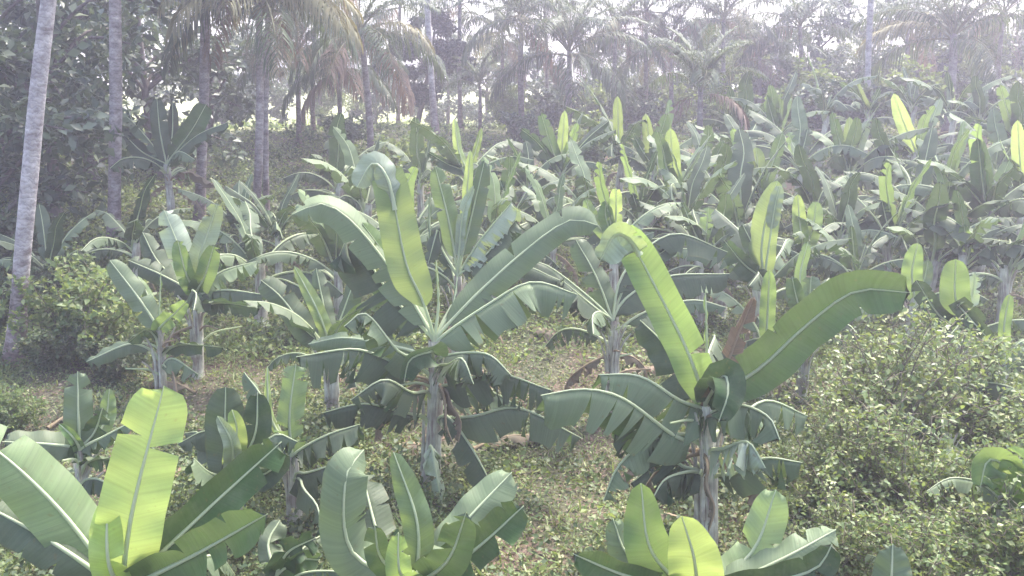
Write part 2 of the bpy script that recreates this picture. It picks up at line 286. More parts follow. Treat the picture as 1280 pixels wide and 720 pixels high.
# ------------------------------------------------------------------ banana leaf
def blade_mesh(name, pts, width, mkey, rng, b0=.13, face=0.0, side=None, twist=0.0, droop=(20, 20), curl=25, tears=3, wave=.03,
               view=None, tip=.75, nseg=26, K=4, joined=False, roll=0.0, petr=.024, base_w=.35, ragged=.0):
    """one banana leaf through pts; returns blade mesh and midrib mesh (or one mesh when joined)"""
    n = nseg + 8
    c = spline(pts, 90); Ltot = np.linalg.norm(np.diff(c, axis=0), axis=1).sum()
    T = nrm(np.gradient(c, axis=0))
    if side is None:
        rad = c[-1] - c[0]; rad = rad * np.array([1, 1, 0.]); rad = rad if np.linalg.norm(rad) > .05 else np.array([0, -1., 0])
        side = np.cross(nrm(rad), [0, 0, 1.])
    W = np.zeros_like(c); prev = None
    tt = np.linspace(0, 1, 90)
    for i in range(90):
        w = side - T[i] * np.dot(side, T[i]); w = w / (np.linalg.norm(w) + 1e-6)
        if face > 0 and view is not None:
            wf = np.cross(T[i], nrm(c[i] - view)); wf /= (np.linalg.norm(wf) + 1e-6)
            if np.dot(wf, w if prev is None else prev) < 0: wf = -wf
            w = nrm(w * (1 - face) + wf * face)
        if prev is not None and np.dot(w, prev) < 0: w = -w
        w = nrm(w - T[i] * np.dot(w, T[i]))
        prev = w; W[i] = w
    Nn = np.cross(W, T)
    a = np.radians(roll + twist * tt)[:, None]; W, Nn = W * np.cos(a) + Nn * np.sin(a), Nn * np.cos(a) - W * np.sin(a)
    ti = b0 + (1 - b0) * np.linspace(0, 1, nseg + 1)
    g = lambda A: np.stack([np.interp(ti, tt, A[:, k]) for k in range(3)], 1)
    c2, T2, W2, N2 = g(c), nrm(g(T)), nrm(g(W)), nrm(g(Nn))
    u = np.linspace(0, 1, nseg + 1)
    prof = np.minimum(1, base_w + (1 - base_w) * np.sin(np.clip(u / .22, 0, 1) * math.pi / 2)) * np.where(u < tip, 1, np.sqrt(np.clip(1 - ((u - tip) / (1 - tip)) ** 2, 0, 1)) * .93 + .07)
    prof[0] *= .3; prof[-1] = .02
    prof *= 1 - .10 * (u - .35) ** 2 * 4
    V = [c2.copy()]; UV = [np.stack([u * Ltot, np.zeros(nseg + 1)], 1)]; F = []; cnt = nseg + 1
    for s, dr in ((1, droop[0]), (-1, droop[1])):
        br = sorted(set(int(x) for x in rng.integers(2, nseg - 1, tears))) if tears else []
        br = [0] + br + [nseg]; dep = rng.uniform(-.15, .75, len(br))
        ph = rng.uniform(0, 6.28); fr = rng.uniform(9, 15)
        for p in range(len(br) - 1):
            i0, i1 = br[p], br[p + 1]
            if i1 <= i0: continue
            dd = rng.uniform(-17, 22) * (1 if tears > 2 else .4 if tears else 0); sh = 1 - rng.uniform(0, ragged)
            ii = np.arange(i0, i1 + 1); m = len(ii)
            loc = np.linspace(-1, 1, m) if m > 1 else np.zeros(1)
            pos = c2[ii].copy(); rows = []
            for k in range(1, K + 1):
                ang = np.radians(dr + dd * max(0, k / K - .25) * 1.5 + curl * (k / K) + 5 * np.sin(u[ii] * fr + ph) * (k / K))
                st = (width / 2 * prof[ii] * sh / K)[:, None]
                pos = pos + st * (s * W2[ii] * np.cos(ang)[:, None] - N2[ii] * np.sin(ang)[:, None]) + T2[ii] * st * .16
                q = pos + N2[ii] * (wave * np.sin(u[ii] * fr * 2.1 + ph * 2 + s) * (k / K) * prof[ii])[:, None]
                gap = np.zeros(m) if not tears else .07 * np.maximum(0, k / K - np.where(loc < 0, dep[p], dep[p + 1]))
                q = q - T2[ii] * (gap * np.sign(loc) * (np.abs(loc) > .99))[:, None]
                rows.append(q); 
                UV.append(np.stack([u[ii] * Ltot, np.full(m, s * k / K)], 1)); V.append(q)
            idx = [ii] + [cnt + (k) * m + np.arange(m) for k in range(K)]
            cnt += K * m
            for k in range(K):
                A, B = idx[k], idx[k + 1]
                for j in range(m - 1):
                    F.append((A[j], A[j + 1], B[j + 1], B[j]) if s > 0 else (A[j], B[j], B[j + 1], A[j + 1]))
    V = np.concatenate(V); UV = np.concatenate(UV); F = np.array(F)
    tr = np.linspace(0, 1, 16); cr = np.stack([np.interp(tr, tt, c[:, k]) for k in range(3)], 1)
    nr = np.stack([np.interp(tr, tt, Nn[:, k]) for k in range(3)], 1)
    rr = petr * (1 - tr) ** .8 * (1 + .8 * np.exp(-tr * 14)) + .005
    tv, tf, tu = tube(cr - nr * rr[:, None] * .35, rr, 5)
    ribm = M['ribdry'] if mkey == 'dry' else M['rib']
    if joined:
        VV = np.concatenate([V, tv]); FF = np.concatenate([F, tf + len(V)]); UU = np.concatenate([UV, tu])
        return mesh_np(name, VV, FF, [M[mkey], ribm], UU, np.r_[np.zeros(len(F)), np.ones(len(tf))]), None
    return mesh_np(name, V, F, [M[mkey]], UV), mesh_np(name + '_midrib', tv, tf, [ribm], tu)

# local leaves of the common kinds, grown along +X from the origin
def arc(L, a0, a1, n=5, p=1.3):
    """a midrib that leaves at elevation a0 and ends at a1 (degrees)"""
    pts = [np.zeros(3)]
    for i in range(16):
        t = (i + .5) / 16; a = R(a0 + (a1 - a0) * t ** p)
        pts.append(pts[-1] + np.array([math.cos(a), 0, math.sin(a)]) * L / 16)
    return [pts[i] for i in np.linspace(0, 16, n).astype(int)]
KINDS = {  # a0, a1, length, width, droop, curl, tears, wave, materials
    'up': (82, 66, 1.9, .50, (-14, -14), 8, 1, .03, ('fresh', 'young', 'green')),
    'steep': (76, 56, 2.1, .56, (-6, -6), 8, 2, .02, ('green', 'dark', 'green', 'fresh', 'dark')),
    'mid': (62, 6, 2.2, .66, (24, 24), 10, 7, .03, ('dark', 'green', 'dark')),
    'out': (50, -38, 2.2, .76, (54, 54), 8, 12, .03, ('dark', 'green', 'dark')),
    'hang': (28, -66, 1.9, .70, (60, 60), 8, 14, .03, ('dark', 'dark', 'green')),
    'dry': (-10, -86, 1.3, .34, (55, 60), 30, 8, .06, ('dry', 'dry', 'dry'))}
LIB = {}
for k, (a0, a1, L, w, dr, cu, te, wv, ms) in KINDS.items():
    LIB[k] = []
    for v in range(5):
        rg = np.random.default_rng(hash(k) % 1 + 11 * v + len(k) * 7 + ord(k[0]))
        pts = arc(L * rg.uniform(.9, 1.1), a0 + rg.uniform(-5, 5), a1 + rg.uniform(-12, 12))
        pts = [p + np.array([0, rg.normal() * .015 * i, 0]) for i, p in enumerate(pts)]
        b, r = blade_mesh('leaf_' + k, pts, w * rg.uniform(.70, .98), ms[v % len(ms)], rg, side=np.array([0, -1., 0]), droop=(dr[0] + rg.uniform(-8, 14), dr[1] + rg.uniform(-8, 14)),
                          curl=cu, tears=te, wave=wv, nseg=22, K=3, joined=True, tip=rg.uniform(.42, .68), twist=rg.uniform(-8, 8), ragged=.15 if te > 4 else 0)
        LIB[k].append(b)
STEMLIB = []
for v in range(4):
    rg = np.random.default_rng(90 + v)
    z = np.linspace(0, 1, 14); bend = rg.normal(size=2) * .06
    pts = np.stack([bend[0] * z ** 2, bend[1] * z ** 2, z], 1)
    def ridge(t, th, v=v): return 1 + .10 * ((th * 5 / 6.283 + t * 1.5 + v) % 1) - .05 + .04 * np.sin(th * 2 + t * 20)
    V_, F_, U_ = tube(pts, .115 * (1 - .35 * z) * (1 + .5 * np.exp(-z * 14)), 15, ridge=ridge)
    STEMLIB.append((V_, F_, U_))
_stemcache = {}
def stem_mesh(v, H, scale):
    key = (v, round(H, 1), round(scale, 1))
    if key not in _stemcache:
        V_, F_, U_ = STEMLIB[v]; V2 = V_ * np.array([key[2], key[2], key[1]])
        _stemcache[key] = mesh_np('pseudostem', V2, F_, [M['stem']], U_ * np.array([key[1], 1]))
    return _stemcache[key]

CAMP = np.array([0, 0, CAM_H])
ANCH = []
def banana(px, py, H, label, leaves=(), low=6, scale=1.0, seed=0, group=None, mids=2, dy=None, base=None, dry=1, avoid=None, kinds=None, thick=1.0):
    """crown at (px,py) of the photograph on a stem H metres tall; leaves: those told apart in the photograph; low/mids: the rest of its fan"""
    rg = np.random.default_rng(1000 + seed + int(px) * 3 + int(py)); r = random.Random(seed + int(px * 7 + py))
    Y = solveY(px, py, H) if dy is None else dy
    c = P(px, py, Y); bx, by = c[0], c[1]
    if base is not None:
        bp_ = P(base[0], base[1], Y); bx = bp_[0]
    g0 = float(gz(bx, by)) - .05; Hs = c[2] - g0
    root = thing('banana_plant', label, 'banana plant', (bx, by, g0), group)
    off = np.array([bx, by, g0])
    near = Y < 19
    if base is None:
        st = add('pseudostem', stem_mesh(r.randrange(4), Hs, scale * thick * (1.15 if near else 1.3)), root); 
    else:
        z = np.linspace(0, 1, 14)[:, None]; pts = z * (c - off) + np.array([[.04, 0, 0]]) * np.sin(z * 3)
        def ridge(t, th): return 1 + .13 * ((th * 6 / 6.283 + t * 2.2) % 1) - .06 + .04 * np.sin(th * 2 + t * 20)
        V_, F_, U_ = tube(pts, .125 * scale * thick * (1 - .3 * z[:, 0]) * (1 + .4 * np.exp(-z[:, 0] * 14)), 22, ridge=ridge)
        st = add('pseudostem', mesh_np('pseudostem', V_, F_, [M['stem']], U_), root)
    if near:   # old leaf sheaths wrapped round the stem, their tops bent away
        for i in range(5 if base is None else 8):
            a = r.uniform(0, 6.28); z0 = r.uniform(.1, .45) * Hs; z1 = min(Hs * 1.0, z0 + r.uniform(.5, .9) * Hs)
            zz = np.linspace(0, 1, 8); rad_ = .100 * scale * thick * (1 - .25 * (z0 + (z1 - z0) * zz) / Hs) + .02 + .24 * zz ** 4 * scale
            cx = (c - off)[0] * (z0 + (z1 - z0) * zz) / Hs
            pts = np.stack([cx + np.cos(a) * rad_, np.sin(a) * rad_, z0 + (z1 - z0) * zz], 1)
            V_, F_, U_ = tube(pts, .036 * (1 - .6 * zz) * scale, 6)
            add('leaf_sheath', mesh_np('leaf_sheath', V_, F_, [M['stem']], U_), root)
    if base is not None:      # stalks of cut and fallen leaves round the crown
        for i in range(7):
            a = r.uniform(0, 6.28); z0 = r.uniform(.15, 1.1); l = r.uniform(.35, .75) * scale; q0 = (c - off) - np.array([0, 0, z0]); dv = np.array([math.cos(a), math.sin(a), r.uniform(.5, 1.6)]); dv /= np.linalg.norm(dv)
            V_, F_, U_ = tube(spline([q0, q0 + dv * l * .5, q0 + dv * l + np.array([math.cos(a), math.sin(a), -.6]) * l * .3], 8), np.linspace(.026, .012, 8) * scale, 5)
            add('leaf_stalk', mesh_np('leaf_stalk', V_, F_, [M['rib'] if i % 3 else M['ribdry']], U_), root)
    used = []
    for i, L in enumerate(leaves):
        L = dict(L); tips = L.pop('p'); w = L.pop('w', .5); mk = L.pop('m', 'green'); kind = L.pop('k', 'leaf'); lab = L.pop('lab', None)
        h0 = L.pop('h', 0.0)
        pts = [c - np.array([0, 0, .25 + h0]), c - np.array([0, 0, h0 * .8])]
        first = tips[0]
        dr = L.get('droop', (20, 20))
        if dr[1] >= 35 and len(tips) > 1 and mk != 'dry':     # old leaves hang as curtains from the midrib
            L['droop'] = (58 + rg.uniform(-6, 8), 60 + rg.uniform(-6, 8)); L['curl'] = 10; L['face'] = min(L.get('face', 0), .18); w = w * 1.7; L['tears'] = L.get('tears', 3) + 3; L['ragged'] = .12
        z1 = P(first[0], first[1], Y + first[2])[2]
        if len(tips) > 1 and z1 < c[2] + .1: pts = [np.array([c[0] * .5 + c[0] * .5, c[1], z1 - .34]), np.array([c[0], c[1], z1 - .14]) + (P(first[0], first[1], Y + first[2]) - c) * np.array([.3, .3, 0])]
        if base is not None: # follow the lean of the stem
            for q_ in pts: q_[0] = bx + (c[0] - bx) * min(1, max(0, (q_[2] - g0) / Hs)) + (q_[0] - c[0])
        if len(first) > 3: pts = []
        pts += [P(q[0], q[1], Y + q[2]) for q in tips]
        if len(tips) == 1:      # bow it a little
            e = pts[-1]; mid = (c + e) / 2 + np.array([0, 0, .03 * np.linalg.norm(e - c)]); pts.insert(-1, mid)
        pts = [p - off for p in pts]
        used.append(math.atan2(*(pts[-1][:2] - pts[0][:2])[::-1]))
        bl, rb = blade_mesh(kind, pts, w, mk, rg, view=CAMP - off, joined=not near, **L)
        o = add(kind, bl, root)
        if rb is not None: add('midrib', rb, o)
        if lab: o['label'] = lab
    ks = []
    ks += ['up'] * (1 if not leaves else 0) + ['steep'] * (mids // 2) + ['mid'] * (mids - mids // 2)
    ks += [('out', 'hang', 'out', 'mid')[i % 4] for i in range(low)] + ['dry'] * dry
    if kinds: ks = kinds
    a0 = r.uniform(0, 6.28)
    for i, k in enumerate(ks):
        a = a0 + i * 2.4 + r.uniform(-.35, .35)
        if avoid:      # keep the fan clear of a sector in which the photograph shows nothing
            while abs((a - avoid[0] + math.pi) % (2 * math.pi) - math.pi) < avoid[1]: a += .4
        me = r.choice(LIB[k]); o = add('dry_leaf' if k == 'dry' else 'leaf', me, root, (c - off) - np.array([0, 0, {'up': .1, 'steep': .12, 'mid': .18, 'out': .28, 'hang': .42, 'dry': .6}[k] * scale]))
        s = scale * r.uniform(.82, 1.08); o.scale = (s, s, s); o.rotation_euler = (r.uniform(-.12, .12), r.uniform(-.1, .1), a)
    return root, Y
def lf(*p, **k): k['p'] = [q if len(q) > 2 else (*q, 0.0) for q in p]; return k

GB = 'banana plants of the plantation'
# ---- nearest plants along the bottom edge
banana(152, 742, 1.5, 'large near banana plant in the bottom left corner with one tall broad yellow-green leaf', [
    lf((165, 640, -.1), (205, 482, .1), w=.56, m='young', face=.95, droop=(-6, 2), curl=6, tears=1, b0=.10, tip=.86, wave=.02, lab='tall bright yellow-green upright leaf'),
    lf((135, 700, -.2), (134, 625, -.1), w=.30, m='young', face=.9, droop=(-15, 10), tears=1, b0=.1, tip=.7),
    lf((90, 655, .1), (28, 590, .1), (-40, 535, .1), w=.60, m='fresh', face=.85, droop=(4, 10), tears=1, b0=.08, tip=.8, lab='broad pale green leaf leaning out to the left'),
    lf((245, 650, .25), (352, 552, .6), w=.44, m='green', face=.8, droop=(0, 14), tears=1, b0=.12, tip=.85),
    lf((250, 690, -.2), (335, 642, -.5), w=.46, m='green', face=.75, droop=(0, 25), tears=4, b0=.1, tip=.85),
    lf((70, 680, .0), (-40, 620, .3), w=.5, m='dark', face=.6, droop=(5, 25), tears=2),
    lf((60, 740, -.3), (-20, 720, -.5), w=.5, m='dark', face=.5, droop=(5, 25), tears=2)], low=2, mids=0, dry=0, seed=1)
banana(520, 735, 1.15, 'young near banana plant at bottom centre with broad dark leaves and one slim yellow-green leaf', [
    lf((440, 690, 0), (432, 600, .0), (455, 562, .25), w=.50, m='green', face=.9, droop=(5, 5), tears=2, tip=.8, b0=.1, lab='broad upright leaf with its top folded back'),
    lf((522, 655, .1), (492, 565, .2), w=.30, m='fresh', face=.9, droop=(-10, -5), tears=0, tip=.5, b0=.12),
    lf((575, 660, .2), (640, 590, .5), w=.46, m='green', face=.8, droop=(0, 10), tears=2, tip=.8, b0=.1),
    lf((590, 690, -.1), (655, 632, -.1), w=.46, m='green', face=.8, droop=(0, 20), tears=3, tip=.8, b0=.1),
    lf((560, 700, -.3), (583, 640, -.4), w=.40, m='green', face=.8, droop=(0, 15), tears=2, tip=.8, b0=.1),
    lf((480, 690, .3), (452, 590, .9), w=.46, m='dark', face=.6, droop=(5, 20), tears=7, tip=.8, b0=.1),
    lf((478, 700, -.3), (468, 655, -.4), w=.28, m='green', face=.8, droop=(-10, 5), tears=1, tip=.7),
    lf((500, 715, -.5), (498, 665, -.5), w=.26, m='fresh', face=.8, droop=(-10, 5), tears=1, tip=.7)], low=2, mids=0, dry=0, seed=2, scale=.8)
banana(872, 752, 1.1, 'near banana plant at bottom right of centre with several tall pointed light green leaves', [
    lf((815, 690, -.1), (801, 604, .0), w=.52, m='fresh', face=.95, droop=(-12, 8), tears=0, tip=.35, b0=.05, lab='tall pointed leaf with a bright face'),
    lf((790, 700, .2), (766, 648, .3), w=.36, m='green', face=.8, droop=(0, 10), tears=1, tip=.6),
    lf((868, 700, -.3), (852, 645, -.4), w=.52, m='young', face=.95, droop=(-5, -5), tears=0, tip=.5, b0=.05),
    lf((940, 690, .2), (970, 612, .3), w=.42, m='fresh', face=.9, droop=(0, 10), tears=1, tip=.8, b0=.08),
    lf((985, 695, .0), (1045, 662, .1), w=.42, m='green', face=.8, droop=(5, 20), tears=2, tip=.8),
    lf((1010, 715, -.3), (1040, 680, -.3), w=.38, m='dark', face=.8, droop=(5, 20), tears=2, tip=.8),
    lf((770, 715, -.2), (716, 692, -.3), w=.36, m='green', face=.8, droop=(5, 20), tears=2, tip=.8)], low=1, mids=0, dry=0, seed=3, scale=.8)
banana(1112, 770, .9, 'small banana plant whose single folded leaf tip rises at the bottom edge below the shrubs', [
    lf((1114, 730, 0), (1116, 680, .1), w=.40, m='green', face=.9, droop=(-8, 8), tears=1, tip=.55, b0=.1),
    lf((1160, 755, .1), (1200, 745, .2), w=.35, m='dark', face=.6, droop=(5, 20), tears=1, tip=.6)], low=1, mids=0, dry=0, seed=4, scale=.6)
# ---- the two tall plants in the middle
banana(543, 425, 2.3, 'tall banana plant in the centre with a bent-over yellow leaf and long arching leaves', [
    lf((528, 375, -.1), (508, 330, -.15), (490, 240, -.1), (482, 214, .0), w=.54, m='young', face=.97, droop=(-5, 0), curl=3, tears=0, tip=.97, b0=.28, roll=0, lab='upright yellow-green leaf with its pale top broken over'),
    lf((494, 262, -.12, 0), (484, 222, -.15, 0), (466, 204, -.1, 0), (446, 234, -.2, 0), w=.40, m='pale', face=.85, droop=(8, 25), tears=0, tip=.8, b0=.04, base_w=.9, k='folded_leaf_top'),
    lf((505, 360, .2), (448, 285, .3), (405, 255, .3), (365, 268, .2), w=.62, m='green', face=.55, droop=(15, 32), tears=5, tip=.8, b0=.14),
    lf((500, 345, .35), (452, 278, .4), w=.36, m='fresh', face=.9, droop=(0, 10), tears=1, tip=.6, b0=.35),
    lf((490, 370, .5), (440, 300, .7), (420, 330, .8), w=.70, m='dark', face=.6, droop=(20, 35), tears=3, tip=.8, b0=.2),
    lf((620, 345, .2), (705, 278, .4), (748, 282, .5), w=.54, m='green', face=.85, droop=(-2, 10), tears=2, tip=.88, b0=.16, lab='long broad leaf rising to the right'),
    lf((610, 380, -.1), (665, 352, -.1), (722, 368, -.1), w=.66, m='green', face=.55, droop=(10, 42), tears=5, tip=.85, b0=.12, h=.05),
    lf((570, 478, -.3), (622, 466, -.5), (690, 488, -.7), w=.56, m='dark', face=.45, droop=(25, 40), tears=7, tip=.9, b0=.16, h=.45),
    lf((590, 520, -.4), (650, 510, -.6), (728, 548, -.8), w=.50, m='dark', face=.45, droop=(25, 38), tears=3, tip=.8, b0=.16, h=.75),
    lf((500, 440, -.4), (458, 392, -.6), (430, 408, -.8), w=.40, m='green', face=.5, droop=(25, 40), tears=7, tip=.8, b0=.1, h=.1),
    lf((500, 455, -.3), (445, 436, -.5), (370, 446, -.7), w=.62, m='dark', face=.45, droop=(20, 48), tears=10, tip=.85, b0=.12, h=.25),
    lf((480, 430, .0), (430, 422, .1), (385, 430, .2), w=.38, m='green', face=.5, droop=(20, 30), tears=3, tip=.85, b0=.15, h=.15),
    lf((505, 515, -.3), (455, 504, -.5), (402, 516, -.6), w=.42, m='dark', face=.45, droop=(25, 40), tears=6, tip=.85, b0=.15, h=.7),
    lf((590, 440, -.4), (615, 445, -.6), (640, 470, -.8), w=.46, m='dark', face=.4, droop=(25, 40), tears=8, tip=.8, b0=.1, h=.2),
    lf((535, 440, -.6), (512, 450, -.8), (505, 478, -.9), w=.46, m='dark', face=.7, droop=(20, 30), tears=1, tip=.7, b0=.15),
    lf((560, 520, -.2), (590, 560, -.5), (618, 612, -.7), w=.40, m='dark', face=.5, droop=(20, 40), tears=3, tip=.8, b0=.15, h=.9),
    lf((540, 560, -.5), (545, 590, -.7), (556, 650, -.8), w=.36, m='pale', face=.8, droop=(15, 35), tears=3, tip=.8, b0=.2, h=1.1, lab='withered grey leaf hanging from the stem'),
    lf((515, 490, -.6), (480, 474, -.9), (438, 500, -1.0), w=.5, m='dark', face=.4, droop=(25, 40), tears=8, tip=.85, b0=.15),
    lf((570, 498, .3), (610, 488, .5), (655, 512, .6), w=.5, m='green', face=.4, droop=(25, 40), tears=7, tip=.85, b0=.15),
    lf((560, 455, -.5), (578, 448, -.9), (592, 480, -1.1), w=.42, m='dark', face=.4, droop=(25, 40), tears=7, tip=.85, b0=.15),
    lf((548, 380, .1), (545, 325, .1), w=.05, m='young', face=.9, tears=0, b0=.3, petr=.03),
    lf((565, 385, .2), (572, 345, .4), w=.05, m='green', face=.9, tears=0, b0=.3, petr=.03),
    lf((575, 370, .4), (640, 330, 1.2), (700, 350, 1.6), w=.5, m='dark', face=.4, droop=(15, 30), tears=4, b0=.2)],
    low=0, mids=0, dry=6, base=(537, 590), seed=5, thick=1.05)
banana(882, 505, 2.15, 'tall banana plant right of centre with a red-brown withered leaf and very long leaves', [
    lf((860, 440, 0), (815, 350, .1), (790, 306, .2), (772, 296, .1), w=.48, m='fresh', face=.9, droop=(-4, 6), tears=1, tip=.97, b0=.06, lab='long straight pale leaf leaning left with its tip bent over'),
    lf((800, 318, .05, 0), (786, 298, .02, 0), (768, 294, -.05, 0), (750, 326, -.15, 0), w=.50, m='pale', face=.8, droop=(12, 30), tears=1, tip=.8, b0=.04, base_w=.9, k='folded_leaf_top'),
    lf((950, 460, -.1), (1010, 405, -.3), (1070, 364, -.5), (1138, 366, -.7), w=.60, m='green', face=.8, droop=(0, 16), tears=1, tip=.90, b0=.12, lab='very broad leaf arching to the right'),
    lf((900, 480, -.2), (918, 430, -.2), (943, 370, -.1), w=.36, m='dry', face=.8, droop=(15, 35), curl=50, tears=7, tip=.7, b0=.1, k='dry_leaf', lab='upright withered red-brown leaf'),
    lf((884, 440, .05), (882, 362, .1), w=.04, m='fresh', tears=0, b0=.1, petr=.022, k='rolled_leaf'),
    lf((850, 500, -.2), (800, 470, -.3), (748, 468, -.4), w=.62, m='green', face=.45, droop=(15, 45), tears=7, tip=.9, b0=.1, h=.1),
    lf((845, 545, -.3), (780, 498, -.6), (730, 486, -.8), (676, 494, -1.0), w=.60, m='green', face=.5, droop=(15, 35), tears=4, tip=.9, b0=.12, h=.35),
    lf((850, 580, -.2), (800, 540, -.2), (770, 530, -.2), w=.5, m='dark', face=.5, droop=(15, 40), tears=5, tip=.85, b0=.12, h=.45),
    lf((920, 505, -.4), (960, 520, -.8), (975, 550, -1.0), w=.5, m='green', face=.5, droop=(20, 40), tears=7, tip=.8, b0=.1, h=.2),
    lf((905, 470, -.5), (910, 492, -.8), (898, 528, -.9), w=.46, m='dark', face=.75, droop=(15, 30), tears=1, tip=.7, b0=.15),
    lf((920, 590, -.3), (955, 572, -.4), (1003, 578, -.5), w=.44, m='green', face=.5, droop=(20, 38), tears=4, tip=.85, b0=.18, h=.8),
    lf((862, 598, .2), (825, 580, .3), (788, 604, .4), w=.5, m='dark', face=.4, droop=(25, 40), tears=7, tip=.85, b0=.15),
    lf((905, 560, -.4), (935, 552, -.8), (957, 585, -1.0), w=.46, m='pale', face=.4, droop=(25, 40), tears=9, tip=.85, b0=.15),
    lf((855, 590, -.4), (830, 600, -.6), (815, 625, -.7), w=.40, m='dark', face=.5, droop=(25, 40), tears=4, tip=.8, b0=.18, h=.7),
    lf((850, 470, .3), (830, 430, .5), (800, 400, .6), w=.5, m='dark', face=.5, droop=(10, 30), tears=3, tip=.8, b0=.18),
    lf((925, 520, .3), (960, 500, .5), (1010, 520, .7), w=.4, m='green', face=.5, droop=(20, 38), tears=5, tip=.85, b0=.18, h=.3)],
    low=2, mids=0, dry=6, base=(886, 648), seed=6, thick=1.0)
# ---- left side
banana(198, 412, 1.5, 'slender banana plant on the left with a thin rolled leaf standing straight up', [
    lf((175, 375, 0), (137, 325, .1), w=.46, m='green', face=.9, droop=(0, 8), tears=1, tip=.75, b0=.1),
    lf((199, 385, 0), (201, 340, 0), w=.035, m='fresh', tears=0, b0=.1, petr=.02, k='rolled_leaf'),
    lf((185, 370, .2), (172, 345, .3), w=.24, m='fresh', face=.8, tears=0, tip=.6, b0=.1),
    lf((218, 392, -.1), (234, 376, -.2), w=.34, m='fresh', face=.8, droop=(0, 10), tears=1, tip=.6, b0=.1),
    lf((160, 430, -.2), (108, 452, -.4), w=.40, m='green', face=.5, droop=(15, 30), tears=2, tip=.8, b0=.15, h=.1),
    lf((180, 412, -.2), (160, 428, -.3), w=.36, m='green', face=.6, droop=(10, 25), tears=1, tip=.7, b0=.1),
    lf((230, 430, -.1), (280, 434, -.2), w=.40, m='dark', face=.5, droop=(15, 30), tears=2, tip=.8, b0=.1, h=.1),
    lf((218, 448, -.2), (248, 468, -.3), w=.34, m='green', face=.5, droop=(20, 40), tears=2, tip=.8, b0=.1, h=.4)],
    low=0, mids=0, dry=1, base=(199, 476), seed=7, thick=.6)
banana(244, 368, 1.7, 'bushy banana plant on the left with two pale folded upright leaves', [
    lf((228, 320, 0), (205, 262, .1), w=.56, m='pale', face=.85, droop=(0, 22), tears=2, tip=.75, b0=.12, lab='pale upright leaf folded along its midrib'),
    lf((250, 320, -.2), (262, 285, -.1), (272, 252, -.1), w=.42, m='pale', face=.8, droop=(-5, 15), tears=2, tip=.8, b0=.1),
    lf((256, 345, -.3), (268, 305, -.4), w=.40, m='fresh', face=.8, droop=(0, 10), tears=1, tip=.7, b0=.1),
    lf((232, 340, -.3), (222, 300, -.3), w=.36, m='fresh', face=.8, droop=(0, 10), tears=1, tip=.7, b0=.1),
    lf((275, 340, 0), (322, 326, .1), w=.42, m='green', face=.5, droop=(10, 40), tears=6, tip=.8, b0=.1),
    lf((280, 362, -.2), (330, 368, -.3), w=.52, m='dark', face=.5, droop=(15, 40), tears=3, tip=.85, b0=.1, h=.05),
    lf((280, 378, -.4), (325, 385, -.5), w=.44, m='dark', face=.5, droop=(15, 30), tears=3, tip=.85, b0=.1, h=.1),
    lf((205, 345, .1), (160, 325, .2), w=.56, m='dark', face=.7, droop=(5, 25), tears=3, tip=.8, b0=.1),
    lf((200, 330, .5), (178, 290, .7), w=.5, m='dark', face=.7, droop=(5, 25), tears=3, tip=.8, b0=.1)],
    low=2, mids=0, dry=1, base=(245, 445), seed=8, thick=.8)
banana(208, 205, 2.4, 'dark banana plant at upper left in front of the trees with one rounded upright leaf', [
    lf((238, 165, 0), (258, 130, 0), w=.62, m='green', face=.95, droop=(0, 5), tears=1, tip=.85, b0=.2),
    lf((200, 165, 0), (196, 122, .1), w=.5, m='dark', face=.9, droop=(0, 10), tears=1, tip=.7, b0=.1),
    lf((215, 170, .2), (216, 128, .3), w=.36, m='dark', face=.8, tears=1, tip=.7, b0=.1),
    lf((178, 190, -.1), (148, 160, -.1), w=.52, m='dark', face=.7, droop=(5, 20), tears=2, tip=.8, b0=.1),
    lf((175, 175, .2), (160, 135, .3), w=.2, m='green', face=.5, droop=(20, 40), tears=2, tip=.8, b0=.1),
    lf((245, 170, -.3), (286, 152, -.3), w=.34, m='green', face=.4, droop=(25, 50), tears=3, tip=.8, b0=.15),
    lf((238, 215, -.2), (270, 232, -.2), w=.42, m='dry', face=.4, droop=(25, 50), tears=3, tip=.8, b0=.15, k='dry_leaf')],
    low=3, mids=1, dry=2, base=(214, 290), seed=9)
banana(100, 562, 1.2, 'small banana plant at left with a wide dark leaf lying out level to the left', [
    lf((98, 520, 0), (97, 464, .1), w=.38, m='green', face=.95, droop=(0, 5), tears=1, tip=.75, b0=.05),
    lf((118, 540, .1), (128, 510, .1), w=.34, m='green', face=.8, droop=(0, 25), tears=2, tip=.7, b0=.05),
    lf((130, 530, .3), (137, 486, .4), w=.24, m='fresh', face=.9, droop=(-5, 0), tears=0, tip=.5, b0=.3),
    lf((60, 555, -.1), (3, 552, -.2), w=.44, m='dark', face=.7, droop=(5, 15), tears=2, tip=.8, b0=.12),
    lf((90, 545, -.1), (74, 530, -.1), w=.18, m='fresh', face=.9, tears=0, tip=.6, b0=.1),
    lf((130, 545, -.1), (162, 528, -.1), w=.2, m='green', face=.3, droop=(25, 40), tears=1, tip=.8, b0=.2),
    lf((125, 572, -.2), (160, 575, -.3), w=.34, m='dark', face=.5, droop=(15, 30), tears=1, tip=.8, b0=.2, h=.05),
    lf((120, 598, -.3), (142, 608, -.4), w=.26, m='dark', face=.5, droop=(20, 35), tears=1, tip=.8, b0=.2, h=.3)],
    low=0, mids=0, dry=0, base=(98, 655), seed=10, thick=.42)
